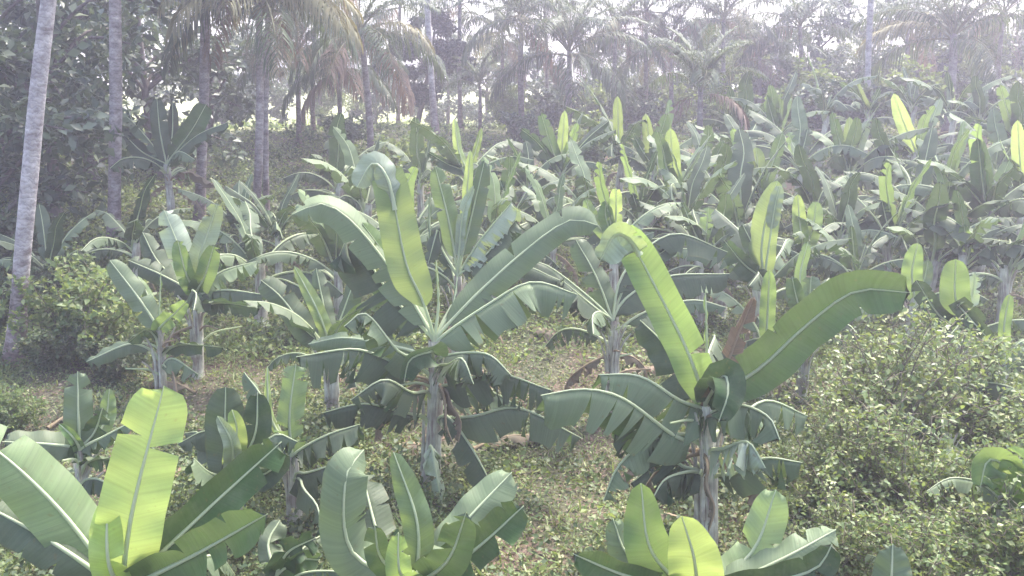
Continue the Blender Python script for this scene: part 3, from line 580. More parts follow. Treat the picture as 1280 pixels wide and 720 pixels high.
banana(290, 600, .9, 'low banana plant whose wide dark leaf cups a bright young leaf, left of centre', [
    lf((282, 545, .1), (282, 484, .15), w=.56, m='dark', face=.95, droop=(0, 2), tears=0, tip=.6, b0=.08, lab='wide dark upright leaf'),
    lf((296, 540, -.2), (290, 512, -.2), w=.30, m='young', face=.9, droop=(-15, 5), tears=0, tip=.5, b0=.2),
    lf((290, 555, -.3), (272, 520, -.3), w=.24, m='pale', face=.9, droop=(0, 10), tears=0, tip=.5, b0=.2),
    lf((318, 545, .0), (322, 490, .1), w=.42, m='dark', face=.9, droop=(0, 10), tears=1, tip=.7, b0=.08),
    lf((340, 545, -.2), (372, 552, -.3), w=.36, m='green', face=.5, droop=(15, 35), tears=4, tip=.8, b0=.1),
    lf((262, 590, -.4), (242, 572, -.5), w=.36, m='green', face=.7, droop=(10, 35), tears=2, tip=.8, b0=.1),
    lf((335, 590, -.4), (356, 560, -.5), w=.42, m='dark', face=.6, droop=(10, 30), tears=2, tip=.8, b0=.1)],
    low=3, mids=0, dry=0, seed=11, scale=.75)
banana(365, 570, 1.0, 'low banana plant with a torn pale green leaf standing up left of centre', [
    lf((362, 520, 0), (370, 455, .1), w=.48, m='fresh', face=.95, droop=(0, 8), tears=7, tip=.8, b0=.1, ragged=.3),
    lf((338, 520, .1), (334, 458, .2), w=.12, m='young', face=.9, tears=0, tip=.6, b0=.1),
    lf((330, 500, .3), (305, 465, .5), w=.32, m='green', face=.5, droop=(20, 40), tears=3, tip=.8, b0=.2),
    lf((405, 545, -.2), (450, 530, -.4), w=.40, m='dark', face=.5, droop=(15, 35), tears=4, tip=.8, b0=.1),
    lf((385, 590, -.4), (432, 575, -.5), w=.46, m='dark', face=.6, droop=(10, 35), tears=2, tip=.8, b0=.1)],
    low=2, mids=0, dry=1, seed=12, scale=.8)
banana(345, 720, .7, 'low leafy banana sucker at the bottom between the two nearest plants', [
    lf((360, 690, 0), (395, 672, .1), w=.40, m='dark', face=.7, droop=(10, 30), tears=2, tip=.8, b0=.1),
    lf((335, 680, .2), (350, 650, .4), w=.36, m='dark', face=.7, droop=(10, 30), tears=2, tip=.8, b0=.1),
    lf((375, 700, .0), (400, 700, .1), w=.30, m='green', face=.7, droop=(10, 30), tears=1, tip=.8, b0=.1)],
    low=3, mids=0, dry=0, seed=13, scale=.55)
banana(412, 432, 1.35, 'banana plant just left of the tall centre plant with a narrow bright yellow-green leaf', [
    lf((398, 390, 0), (368, 333, .1), w=.26, m='young', face=.95, droop=(-12, -4), tears=0, tip=.4, b0=.1, lab='narrow bright yellow-green leaf'),
    lf((385, 415, -.1), (352, 372, -.1), (326, 350, -.1), w=.48, m='dark', face=.85, droop=(0, 14), tears=1, tip=.85, b0=.1),
    lf((405, 385, .2), (395, 335, .4), w=.36, m='dark', face=.8, droop=(5, 20), tears=2, tip=.7, b0=.1),
    lf((425, 400, .3), (445, 345, .5), w=.5, m='green', face=.7, droop=(5, 30), tears=7, tip=.8, b0=.1),
    lf((430, 400, -.2), (470, 370, -.2), w=.4, m='green', face=.5, droop=(5, 30), tears=4, tip=.8, b0=.1)],
    low=3, mids=1, dry=1, seed=14, scale=.9)
banana(765, 400, 1.9, 'banana plant half hidden between the two tall plants with dark drooping leaves', [
    lf((745, 345, 0), (720, 300, .1), w=.5, m='dark', face=.7, droop=(5, 25), tears=2, tip=.8, b0=.1),
    lf((735, 370, -.2), (690, 335, -.4), (665, 325, -.5), w=.5, m='dark', face=.6, droop=(15, 35), tears=3, tip=.8, b0=.12),
    lf((745, 385, -.3), (705, 352, -.5), w=.4, m='dark', face=.6, droop=(15, 35), tears=3, tip=.8, b0=.12),
    lf((785, 370, .1), (835, 345, .2), (912, 342, .2), w=.5, m='dark', face=.55, droop=(15, 40), tears=4, tip=.85, b0=.12),
    lf((790, 345, .3), (850, 300, .6), w=.4, m='dark', face=.6, droop=(10, 30), tears=2, tip=.8, b0=.12),
    lf((780, 340, .2), (840, 292, .5), (910, 315, .5), w=.45, m='dark', face=.55, droop=(10, 35), tears=2, tip=.8, b0=.2)],
    low=3, mids=1, dry=2, base=(765, 455), seed=15, thick=.9)
banana(768, 305, 1.9, 'banana plant with a split bright yellow upright leaf above the bent pale leaf tip', [
    lf((770, 270, 0), (770, 234, 0), w=.3, m='young', face=.95, droop=(-15, 5), tears=1, tip=.8, b0=.1, lab='bright yellow new leaf'),
    lf((757, 270, 0), (758, 250, 0), w=.34, m='fresh', face=.9, droop=(0, 5), tears=1, tip=.6, b0=.1),
    lf((742, 275, .1), (732, 248, .1), w=.34, m='fresh', face=.9, droop=(0, 5), tears=1, tip=.6, b0=.1),
    lf((790, 300, .1), (818, 290, .1), w=.4, m='green', face=.6, droop=(5, 25), tears=1, tip=.6, b0=.1)],
    low=3, mids=2, dry=1, seed=16, scale=.9)
banana(572, 345, 2.3, 'pale-stemmed banana plant behind the tall centre plant with light green upright leaves', [
    lf((562, 280, 0), (544, 208, .1), w=.42, m='fresh', face=.9, droop=(0, 15), tears=1, tip=.7, b0=.25),
    lf((578, 270, 0), (592, 232, 0), w=.20, m='pale', face=.9, droop=(0, 15), tears=1, tip=.7, b0=.3),
    lf((582, 260, .1), (588, 188, .1), w=.2, m='young', face=.9, droop=(0, 5), tears=0, tip=.6, b0=.3),
    lf((592, 260, .1), (606, 200, .1), w=.4, m='green', face=.8, droop=(5, 20), tears=2, tip=.7, b0=.25),
    lf((600, 300, -.1), (640, 252, -.2), w=.5, m='pale', face=.5, droop=(20, 45), tears=10, tip=.8, b0=.2, ragged=.3),
    lf((605, 320, -.2), (645, 275, -.3), w=.5, m='dark', face=.5, droop=(20, 45), tears=8, tip=.8, b0=.2, ragged=.2),
    lf((540, 300, .2), (538, 240, .2), w=.08, m='green', face=.8, tears=0, b0=.2),
    lf((552, 310, .1), (548, 285, .1), (535, 330, .0), w=.36, m='dark', face=.7, droop=(10, 30), tears=2, tip=.8, b0=.2)],
    low=3, mids=0, dry=2, base=(566, 430), seed=17, thick=.8)
banana(585, 215, 2.1, 'banana plant behind the pale-stemmed one with two thin yellow leaves pointing up', [
    lf((574, 190, 0), (568, 148, 0), w=.3, m='young', face=.9, tears=0, tip=.6, b0=.1),
    lf((594, 190, 0), (602, 160, 0), w=.24, m='young', face=.9, tears=0, tip=.6, b0=.1),
    lf((560, 190, 0), (540, 168, 0), w=.4, m='dark', face=.7, droop=(5, 25), tears=2, tip=.7, b0=.1),
    lf((560, 205, -.1), (535, 190, -.2), w=.4, m='dark', face=.7, droop=(5, 25), tears=2, tip=.7, b0=.1)],
    low=4, mids=1, dry=1, seed=18)
banana(955, 350, 1.9, 'banana plant in the right middle with one big rounded yellow-green leaf and twisted top', [
    lf((952, 310, 0), (960, 262, 0), (972, 226, 0), w=.54, m='young', face=.95, droop=(-5, 5), tears=0, tip=.55, b0=.1, lab='large rounded yellow-green leaf'),
    lf((968, 262, -.1), (975, 232, -.1), w=.28, m='pale', face=.9, droop=(0, 15), tears=0, tip=.7, b0=.6),
    lf((945, 315, .1), (928, 280, .2), w=.4, m='dark', face=.8, droop=(5, 20), tears=2, tip=.7, b0=.1),
    lf((930, 330, 0), (905, 300, 0), w=.5, m='dark', face=.8, droop=(5, 20), tears=2, tip=.7, b0=.1)],
    low=5, mids=1, dry=1, seed=19)
banana(958, 425, 1.2, 'banana plant directly below the big rounded leaf with one flat upright leaf', [
    lf((960, 380, 0), (962, 338, 0), w=.3, m='fresh', face=.9, droop=(0, 5), tears=0, tip=.7, b0=.1)], low=4, mids=1, seed=20, scale=.8)
banana(1008, 415, 1.3, 'banana plant with a broad two-lobed upright leaf behind the very broad arching leaf', [
    lf((995, 370, 0), (990, 345, 0), w=.34, m='green', face=.95, droop=(0, 5), tears=1, tip=.8, b0=.1),
    lf((1012, 375, .1), (1014, 345, .1), w=.42, m='green', face=.95, droop=(0, 5), tears=1, tip=.8, b0=.1),
    lf((1000, 350, .1), (1010, 302, .1), w=.24, m='fresh', face=.8, droop=(0, 25), tears=1, tip=.8, b0=.1)], low=4, mids=1, seed=21, scale=.8)
banana(1005, 315, 1.6, 'banana plant with a pair of rounded upright leaves, one yellow and one green, standing close', [
    lf((1000, 280, 0), (997, 243, 0), w=.34, m='young', face=.95, droop=(0, 5), tears=0, tip=.6, b0=.1),
    lf((1016, 285, .1), (1020, 252, .1), w=.40, m='fresh', face=.95, droop=(0, 5), tears=0, tip=.7, b0=.1)], low=4, mids=1, seed=22, scale=.9)
banana(1143, 372, 1.3, 'small banana plant with one rounded upright leaf beyond the tip of the very broad leaf', [
    lf((1140, 340, 0), (1147, 304, 0), w=.42, m='fresh', face=.95, droop=(0, 5), tears=0, tip=.6, b0=.1),
    lf((1155, 350, .1), (1160, 325, .1), w=.3, m='green', face=.9, droop=(0, 5), tears=0, tip=.6, b0=.1),
    lf((1165, 385, -.1), (1190, 420, -.2), w=.4, m='dark', face=.8, droop=(0, 15), tears=1, tip=.7, b0=.1)], low=2, mids=0, seed=23, scale=.8, dry=0)
banana(1205, 412, 1.2, 'banana plant near the right edge with a tall wide two-part green leaf', [
    lf((1194, 370, 0), (1195, 324, 0), w=.54, m='fresh', face=.97, droop=(0, 4), tears=0, tip=.75, b0=.05),
    lf((1215, 370, .1), (1220, 340, .1), w=.36, m='pale', face=.8, droop=(5, 20), tears=8, tip=.8, b0=.1, ragged=.3),
    lf((1175, 395, -.1), (1145, 350, -.1), w=.42, m='dark', face=.85, droop=(0, 15), tears=1, tip=.8, b0=.1),
    lf((1222, 400, -.3), (1195, 378, -.4), (1250, 440, -.5), w=.3, m='green', face=.8, droop=(0, 15), tears=1, tip=.8, b0=.1)], low=3, mids=0, seed=24, scale=.8)
banana(1256, 455, .9, 'banana sucker at the right edge with a single upright half-rolled leaf', [
    lf((1255, 410, 0), (1262, 368, 0), w=.22, m='fresh', face=.9, droop=(-40, -20), tears=0, tip=.8, b0=.1),
    lf((1272, 430, 0), (1285, 425, 0), w=.34, m='green', face=.6, droop=(5, 25), tears=3, tip=.8, b0=.1)], low=3, mids=0, seed=25, scale=.7, dry=0)
banana(1262, 620, 1.3, 'banana plant at the right edge showing bright hanging leaves out of the shrubs', [
    lf((1258, 585, -.1), (1235, 575, -.2), (1225, 610, -.3), w=.5, m='fresh', face=.8, droop=(5, 20), tears=3, tip=.8, b0=.1),
    lf((1275, 590, -.2), (1285, 560, -.2), w=.5, m='fresh', face=.9, droop=(5, 10), tears=1, tip=.8, b0=.1),
    lf((1270, 640, -.3), (1290, 650, -.4), w=.4, m='green', face=.8, droop=(5, 10), tears=1, tip=.8, b0=.1)], low=2, mids=0, seed=26, scale=.7, dry=0)
banana(1185, 545, 1.2, 'banana plant showing only torn grey leaf tips through the shrubs on the right', [
    lf((1190, 560, -.3), (1180, 570, -.5), w=.3, m='pale', face=.7, droop=(10, 30), tears=4, tip=.8, b0=.1)], low=3, mids=0, seed=27, scale=.6, dry=0)
banana(1165, 490, 1.1, 'banana plant rising just behind the right hand shrubs with small pointed leaves', [
    lf((1170, 465, 0), (1178, 440, 0), w=.2, m='pale', face=.7, tears=1, tip=.6, b0=.1)], low=4, mids=0, seed=28, scale=.7, dry=0)
# ---- the back stand, one bright leaf or another marks each plant
BACK = [
 (700, 214, 1.9, [(706, 138, 'young', .28), (676, 140, 'green', .42), (722, 152, 'fresh', .24), (762, 150, 'dark', .42), (650, 160, 'dark', .5)], 'banana plant in the back stand spreading a fan round a bright central leaf'),
 (774, 190, 2.0, [(772, 120, 'young', .3)], 'banana plant with a slim yellow leaf standing highest before the young palm gap'),
 (818, 212, 1.9, [(807, 142, 'young', .34), (790, 165, 'green', .3)], 'banana plant with the left one of two tall bright banner-like leaves'),
 (843, 245, 1.8, [(838, 160, 'young', .42), (878, 182, 'pale', .34)], 'banana plant with the right one of two tall bright banner-like leaves'),
 (885, 215, 1.8, [(872, 180, 'dark', .4), (905, 175, 'green', .4)], 'dark banana plant below the dark young palm'),
 (952, 242, 1.8, [(945, 184, 'young', .42), (914, 158, 'fresh', .3), (978, 165, 'fresh', .34)], 'banana plant with an egg-shaped yellow leaf'),
 (925, 160, 2.0, [(911, 106, 'green', .3), (938, 118, 'fresh', .2)], 'banana plant with small twin upright leaves left of the far right stand'),
 (972, 168, 2.0, [(958, 118, 'fresh', .3), (976, 115, 'fresh', .22), (988, 120, 'fresh', .22)], 'banana plant with three short pale upright leaves at the back'),
 (1060, 214, 1.9, [(1062, 146, 'young', .32), (1040, 138, 'green', .34), (1085, 150, 'pale', .34)], 'banana plant with a small yellow leaf hanging in its dark fan'),
 (1146, 192, 2.0, [(1117, 117, 'young', .42), (1176, 122, 'pale', .34)], 'banana plant with a long bright leaf leaning left in the far right stand'),
 (1085, 140, 2.0, [(1068, 98, 'young', .3), (1048, 102, 'fresh', .3), (1100, 110, 'green', .3)], 'banana plant with yellowish leaf beside the pale far trunk'),
 (1190, 142, 2.0, [(1188, 104, 'pale', .3), (1165, 108, 'green', .3)], 'banana plant with whitish leaf tops under the far right palm'),
 (1272, 178, 2.0, [(1250, 105, 'fresh', .34), (1272, 108, 'young', .34), (1205, 145, 'dark', .5)], 'banana plant at the far right edge with a broad dark leaf reaching left'),
 (1232, 262, 1.9, [(1222, 172, 'green', .5), (1262, 200, 'green', .4), (1185, 215, 'dark', .5)], 'large torn banana plant near the right edge of the back stand'),
 (1278, 245, 1.9, [(1272, 150, 'young', .34)], 'banana plant cut by the right edge with a yellow stalk-like leaf'),
 (880, 315, 1.7, [(886, 258, 'fresh', .36), (852, 250, 'green', .26)], 'banana plant with a pointed light green leaf beside the yellow banner leaf foot'),
 (905, 318, 1.5, [(900, 280, 'fresh', .22)], 'small banana plant with an arched light green leaf'),
 (1180, 290, 1.5, [(1178, 258, 'fresh', .3), (1195, 265, 'green', .34)], 'banana plant with a short upright leaf above the bare slope on the right'),
 (1115, 300, 1.4, [(1132, 243, 'pale', .12), (1148, 245, 'pale', .10), (1102, 250, 'dark', .3)], 'banana plant with two thin whitish rolled leaves'),
 (1070, 340, 1.3, [(1082, 305, 'dark', .4), (1064, 280, 'green', .2)], 'dark low banana plant behind the tip of the very broad leaf'),
 (1210, 315, 1.5, [(1205, 280, 'fresh', .24), (1250, 285, 'dark', .5)], 'banana plant with an arched striped grey leaf at right'),
 (1262, 330, 1.5, [(1282, 300, 'dark', .5)], 'dusty banana plant at the right edge above the bare soil'),
 (1020, 260, 1.6, [(1010, 225, 'dark', .3), (1035, 235, 'dark', .4)], 'dull banana plant over the small scrub patch in the right stand'),
 (925, 280, 1.6, [(920, 245, 'green', .3)], 'banana plant left of the large rounded leaf, dull green'),
 (660, 230, 1.8, [(645, 190, 'dark', .5)], 'dark banana plant at the left end of the back stand'),
 (640, 265, 1.7, [(625, 225, 'green', .3)], 'banana plant right of the pale-stemmed plant with torn low leaves'),
 (735, 262, 1.7, [(720, 235, 'dark', .45)], 'dark banana plant in the middle of the back stand with low hanging leaves'),
 (800, 268, 1.7, [(790, 240, 'green', .3)], 'banana plant right of the split yellow leaf'),
 (858, 275, 1.6, [(845, 250, 'dark', .3)], 'dusky banana plant below the bright banner leaves'),
 (690, 290, 1.7, [(675, 262, 'dark', .4)], 'banana plant behind the long rising leaf of the centre plant'),
 (1110, 225, 1.8, [(1095, 185, 'dark', .4), (1120, 180, 'green', .3)], 'banana plant below the long bright leaning leaf'),
 (1000, 200, 1.9, [(1010, 160, 'green', .4), (985, 165, 'fresh', .3)], 'banana plant with an arched leaf left of the small hanging yellow leaf'),
 (1180, 235, 1.8, [(1168, 200, 'dark', .4)], 'dark banana plant in the heart of the far right stand'),
 (1145, 262, 1.6, [(1140, 230, 'dark', .4)], 'low dark banana plant below the heart of the far right stand'),
 (1225, 150, 2.0, [(1232, 112, 'green', .3), (1215, 116, 'pale', .2)], 'banana plant with sunlit ragged leaves under the orange far bush'),
 (1140, 132, 2.0, [(1145, 104, 'green', .3), (1125, 105, 'fresh', .2)], 'sunlit banana plant at the very back of the right stand'),
 (1030, 140, 2.0, [(1020, 120, 'green', .3), (1040, 118, 'green', .2)], 'hazy banana plant behind the small hanging yellow leaf'),
 (1245, 215, 1.8, [(1255, 175, 'dark', .4)], 'banana plant behind the large torn one near the right edge'),
 (900, 250, 1.7, [(888, 225, 'dark', .4)], 'banana plant between the banner leaf and the egg-shaped leaf'),
 (1050, 290, 1.5, [(1045, 262, 'dark', .3)], 'banana plant right of the paired rounded leaves'),
 (930, 205, 1.8, [(922, 180, 'dark', .3)], 'banana plant behind the egg-shaped yellow leaf'),
 (1165, 325, 1.2, [(1170, 300, 'dark', .25)], 'small banana plant on the bare slope beyond the rounded upright leaf'),
 (620, 300, 1.6, [(632, 270, 'dark', .3)], 'low banana plant between the pale-stemmed plant and the long rising leaf'),
 (505, 305, 1.5, [(520, 270, 'dark', .4)], 'dark banana plant behind the bent-over yellow leaf'),
 (345, 290, 1.6, [(332, 262, 'green', .3), (362, 262, 'green', .4)], 'banana plant in the grassy gap left of the centre with small upright leaves'),
 (300, 280, 1.5, [(282, 262, 'dark', .5), (318, 262, 'dark', .4)], 'dark banana plant at the foot of the twin trunks'),
 (322, 330, 1.4, [(302, 300, 'green', .34)], 'banana plant with one oval green leaf right of the pale folded leaves'),
 (420, 330, 1.5, [(400, 300, 'dark', .4), (440, 300, 'dark', .4)], 'shaded banana plant left behind the tall centre plant'),
 (455, 255, 1.5, [(448, 235, 'green', .2)], 'small banana plant behind the curled pale leaf top'),
 (60, 335, .9, [(20, 335, 'dark', .4), (85, 335, 'dark', .3)], 'dark banana plant half hidden behind the leaning pale palm trunk'),
 (165, 300, 1.5, [(175, 260, 'dark', .4)], 'dark banana plant right of the second palm trunk'),
 (420, 225, 1.6, [(410, 205, 'green', .2), (430, 208, 'green', .2)], 'small light banana plant in the far grassy gap'),
 (525, 225, 1.7, [(515, 200, 'green', .3)], 'banana plant left of the two thin yellow leaves'),
]
for i, (px, py, H, ups, lab) in enumerate(BACK):
    lv = []
    for j, (tx, ty, m_, w_) in enumerate(ups):
        up = abs(tx - px) < .6 * abs(py - ty)
        dd = rnd.uniform(-.3, .3)
        w_ *= 1.15 if m_ in ('young', 'fresh') else 1
        lv.append(lf(((px + tx) / 2 + (tx - px) * .04, (py + ty) / 2 - (0 if up else 8), dd / 2), (tx, ty, dd), w=w_, m=m_, face=.9 if up else .7,
                     droop=(-6, 4) if up else (8, 28), tears=0 if m_ == 'young' else 2, tip=rnd.uniform(.55, .8), b0=.08, nseg=16, K=3, twist=rnd.uniform(-15, 15)))
    banana(px, py, H, lab, lv, kinds=['mid', 'out', 'hang', 'steep', 'mid', 'out', 'mid', 'hang', 'dry', 'out', 'steep', 'hang', 'dry'][:9 + i % 5], scale=(.9, 1.08, .98, 1.12, .8)[i % 5], seed=200 + i, dry=1 + i % 2, group='banana plants of the back stand', thick=.9)

# ------------------------------------------------------------------ palms
def frond_mesh(seed, L=4.2, a0=60, a1=-35, nl=52, key='palmleaf', ll=.85, hang=.55):
    rg = np.random.default_rng(seed); pts = spline(arc(L, a0, a1, n=7, p=1.15), 60); T = nrm(np.gradient(pts, axis=0))
    tv, tf, tu = tube(pts[::6], np.linspace(.045, .006, len(pts[::6])), 5)
    V, F = [tv], [tf]; o = len(tv)
    for s in (1, -1):
        for k in range(nl):
            t = .14 + .86 * (k + rg.uniform(-.3, .3)) / nl; t = min(max(t, .1), .995); i = int(t * 59)
            b = pts[i]; d = nrm(T[i]); side = np.array([0, s, 0.])
            l = ll * math.sin(math.pi * min(1, .12 + t * .86)) ** .6 * rg.uniform(.8, 1.1) + .1
            dirn = nrm(side * .85 + d * (.35 + .5 * t) + np.array([0, 0, .22]) + .12 * rg.normal(size=3))
            w = np.cross(dirn, np.array([0, 0, 1.])); w = nrm(w) * .028; g = np.array([0, 0, -1.])
            p1 = b + dirn * l * .4 + g * l * .05 * hang; p2 = b + dirn * l * .72 + g * l * .32 * hang; p3 = b + dirn * l * .88 + g * l * .85 * hang
            V.append(np.array([b - w * .5, b + w * .5, p1 + w, p1 - w, p2 + w * .8, p2 - w * .8, p3 + w * .15, p3 - w * .15]))
            F.append(np.array([[0, 1, 2, 3], [3, 2, 4, 5], [5, 4, 6, 7]]) + o); o += 8
    VV = np.concatenate(V); FF = np.concatenate(F)
    return mesh_np('frond', VV, FF, [M[key], M['rachis']], None, np.r_[np.ones(len(tf)), np.zeros(len(FF) - len(tf))])
FR = {'up': [frond_mesh(1, 4.0, 80, 20), frond_mesh(2, 3.8, 72, 0, hang=.4)],
      'mid': [frond_mesh(3, 4.4, 55, -40), frond_mesh(4, 4.3, 46, -48, hang=.9), frond_mesh(5, 4.5, 60, -30)],
      'low': [frond_mesh(6, 4.3, 15, -72, hang=1.0), frond_mesh(7, 4.1, 5, -80, hang=1.0)],
      'yel': [frond_mesh(8, 4.2, 40, -60, key='palmyoung', hang=1.1), frond_mesh(9, 4.0, 22, -75, key='palmyoung', hang=1.1)],
      'dry': [frond_mesh(10, 3.8, -20, -88, key='palmdry', hang=1.0), frond_mesh(11, 3.9, 10, -85, key='palmdry', hang=1.0)]}
NUT = None
def nut_mesh():
    th = np.linspace(0, math.pi, 7); z = np.cos(th) * .14; r_ = np.sin(th) * .11 + .004
    V_, F_, U_ = tube(np.stack([0 * z, 0 * z, z], 1), r_, 8); return mesh_np('coconut', V_, F_, [M['palmyoung']], U_)
NUT = nut_mesh()
def palm(label, base, crown, Y=None, n=18, s=1.0, rad=.15, white=False, mix=(4, 7, 3, 1, 1), seed=0, top=None, nuts=0, name='coconut_palm', group='coconut palms behind the plantation'):
    """base: ground spot in the photograph (or None); crown: crown spot in the photograph, or top = extra height along the trunk's own line"""
    r = random.Random(seed + 50)
    if Y is None: Y = solveY(base[0], base[1], 0)
    c = P(crown[0], crown[1], Y)
    bx = P(base[0], base[1], Y)[0] if base else c[0]
    g0 = float(gz(bx, Y)) - .1
    b = np.array([bx, Y, g0])
    if top: c = b + (c - b) * (top / (c[2] - b[2]))
    root = thing(name, label, 'palm tree', b, group)
    t = np.linspace(0, 1, 22)[:, None]
    pts = t * (c - b) + np.sin(t * math.pi) * np.array([r.uniform(-.02, .02), r.uniform(-.02, .02), 0]) * np.linalg.norm(c - b)
    tt = t[:, 0]
    def ridge(tq, th): return 1 + .018 * np.sin(tq * 97 + 2 * np.sin(tq * 31)) + .05 * np.sin(th * 2 + tq * 9) + .03 * np.sin(th * 3 - tq * 23)
    V_, F_, U_ = tube(pts, rad * (1 - .28 * tt) * (1 + .7 * np.exp(-tt * 18)), 12, ridge=ridge)
    add('trunk', mesh_np('trunk', V_, F_, [M['palmbark_white' if white else 'palmbark']], U_), root)
    kinds = ['up'] * mix[0] + ['mid'] * mix[1] + ['low'] * mix[2] + ['yel'] * mix[3] + ['dry'] * mix[4]
    cr = pts[-1]
    for i, k in enumerate(kinds):
        o = add('dry_frond' if k == 'dry' else 'frond', r.choice(FR[k]), root, cr - np.array([0, 0, .05 * i / 3]))
        sc_ = s * r.uniform(.85, 1.1); o.scale = (sc_,) * 3; o.rotation_euler = (r.uniform(-.25, .25), r.uniform(-.12, .12), i * 2.399 + r.uniform(-.3, .3))
    for i in range(nuts):
        a = r.uniform(0, 6.28); add('coconut', NUT, root, cr + np.array([math.cos(a) * .3, math.sin(a) * .3, -.3 - r.random() * .25]))
    return root
palm('pale leaning palm trunk at the left edge, nearest of the palms', (17, 452), (68, 0), top=11.5, rad=.165, white=True, seed=1, nuts=6)
palm('grey straight palm trunk second from the left', (141, 322), (137, 0), top=12.5, rad=.17, seed=2, nuts=5)
palm('slim brownish palm trunk behind the dark upper-left banana plant', (247, 272), (252, 0), Y=27, top=11.5, rad=.16, seed=3)
palm('palm left of the grassy gap whose yellowed fronds hang far down', (316, 252), (323, -6), Y=26, rad=.13, seed=4, mix=(3, 5, 4, 10, 3), s=.86, nuts=6)
palm('thin paler palm trunk standing close beside the yellowed-frond palm', (331, 246), (338, 0), Y=27, top=8.2, rad=.10, seed=5, mix=(2, 5, 4, 4, 2), s=.8)
palm('palm with long limp fronds left of the dark dense tree', (463, 196), (450, 38), Y=33, rad=.14, seed=6, mix=(2, 5, 6, 2, 2), s=.9)
palm('thin white palm trunk in front of the dark dense tree', (545, 160), (541, 0), Y=40, top=13, rad=.15, white=True, seed=7)
palm('small palm with a narrow upright crown right of the dark dense tree', (600, 150), (600, 108), Y=42, rad=.10, seed=8, mix=(6, 5, 1, 0, 0), s=.55)
palm('tall slim dark palm trunk left of the big hazy palm crown', (653, 150), (652, 20), Y=42, rad=.15, seed=9, mix=(4, 7, 4, 1, 1), s=.9)
palm('big hazy palm crown above the back stand, centre right', (712, 150), (712, 62), Y=40, rad=.15, seed=10, mix=(6, 9, 4, 0, 1), s=1.0)
palm('dark young palm with bushy purple-grey crown and short trunk', (876, 178), (876, 108), Y=31, rad=.13, seed=11, mix=(13, 3, 1, 0, 2), s=.66)
palm('palm at upper right with a dark trunk and long arched fronds', (1188, 110), (1192, 42), Y=38, rad=.19, seed=12, mix=(5, 9, 3, 1, 0), s=1.0)
palm('pale straight palm trunk at upper right left of the arched palm', (1087, 118), (1088, 0), Y=38, top=12.5, rad=.14, white=True, seed=13)
PALMS2 = [(575, 0, 152, 46, 'thin palm trunk between the white trunk and the small palm'), (628, 40, 150, 48, 'palm with fine fronds over the bright strip of field'),
 (770, 35, 148, 44, 'palm right behind the big hazy palm crown'), (808, 10, 150, 46, 'tall palm between the big hazy crown and the dark young palm'), (838, 55, 150, 45, 'low leafy palm left of the dark young palm'),
 (905, 20, 140, 44, 'tall palm just right of the dark young palm'), (1000, 30, 130, 46, 'hazy palm midway between the young palm and the pale right trunk'), (950, 70, 130, 45, 'low spreading palm over the left end of the right stand'), (1135, 30, 120, 48, 'faint palm left behind the arched palm'),
 (1255, 15, 120, 44, 'palm in the upper right corner'), (395, 10, 165, 44, 'palm behind the yellowed hanging fronds'), (425, 80, 172, 42, 'small palm in front of the bright field, left of the limp palm'), (500, 5, 158, 50, 'tall palm whose fronds hang above the dark dense tree'), (680, -5, 150, 50, 'tallest palm over the centre with only lower fronds in view'),
 (372, 60, 205, 38, 'slim young palm at the right of the grassy gap')]
for i, (x, yc, yb, Y, lab) in enumerate(PALMS2):
    palm(lab, (x + rnd.uniform(-4, 4), yb), (x, yc), Y=Y, rad=.12, seed=30 + i, mix=(4, 7, 3, i % 3, i % 2 + 1), s=rnd.uniform(.75, .95))

# ------------------------------------------------------------------ broad-leaved trees
def tree_parts(seed, H, spread, key, nleaf, size, z0=.25, clumps=46, droopy=.0, dens=.55):
    """trunk, limbs and a crown of leaf clumps hung on the limb ends"""
    rg = np.random.default_rng(seed); out = []
    t = np.linspace(0, 1, 10)[:, None]; top = np.array([rg.normal() * .5, rg.normal() * .5, H * .8])
    tr = t * top + np.sin(t * 4) * np.array([.12, .1, 0]); out.append(('trunk', mesh_np('trunk', *tube(tr, np.linspace(.2, .05, 10) * H / 9, 10)[:2], [M['bark']])))
    cents = []
    for i in range(11):
        h = rg.uniform(z0, .78); b = tr[int(h * 9 / .8 * .8)]; a = i * 2.4 + rg.uniform(-.4, .4); l = spread * rg.uniform(.55, 1) * (1 - .45 * max(0, h - .5))
        e = b + np.array([math.cos(a) * l, math.sin(a) * l, l * rg.uniform(.15, .6)]); m_ = (b + e) / 2 + np.array([0, 0, .2 * l])
        cc = spline([b, m_, e], 8); out.append(('limb', mesh_np('limb', *tube(cc, np.linspace(.075, .02, 8) * H / 9, 6)[:2], [M['bark']])))
        for k in (3, 4, 5, 6, 7): cents.append(cc[k] + rg.normal(size=3) * .35 * spread / 3)
    cents += [top + rg.normal(size=3) * np.array([.5, .5, .3]) * spread / 2.2 for _ in range(8)]
    cents = np.array(cents); q = rg.integers(0, len(cents), nleaf)
    rad = rg.uniform(.35, .85, len(cents)) * spread / 3.4 * dens / .55
    C = cents[q] + nrm(rg.normal(size=(nleaf, 3))) * (rad[q] * rg.uniform(.15, 1, nleaf) ** .5)[:, None] * np.array([1, 1, .75])
    V, F = leaf_cloud(C, size, rg, up=-.4 if droopy else .2, asp=.28)
    out.append(('crown', mesh_np('crown', V, F, [M[key]], smooth=False)))
    return out
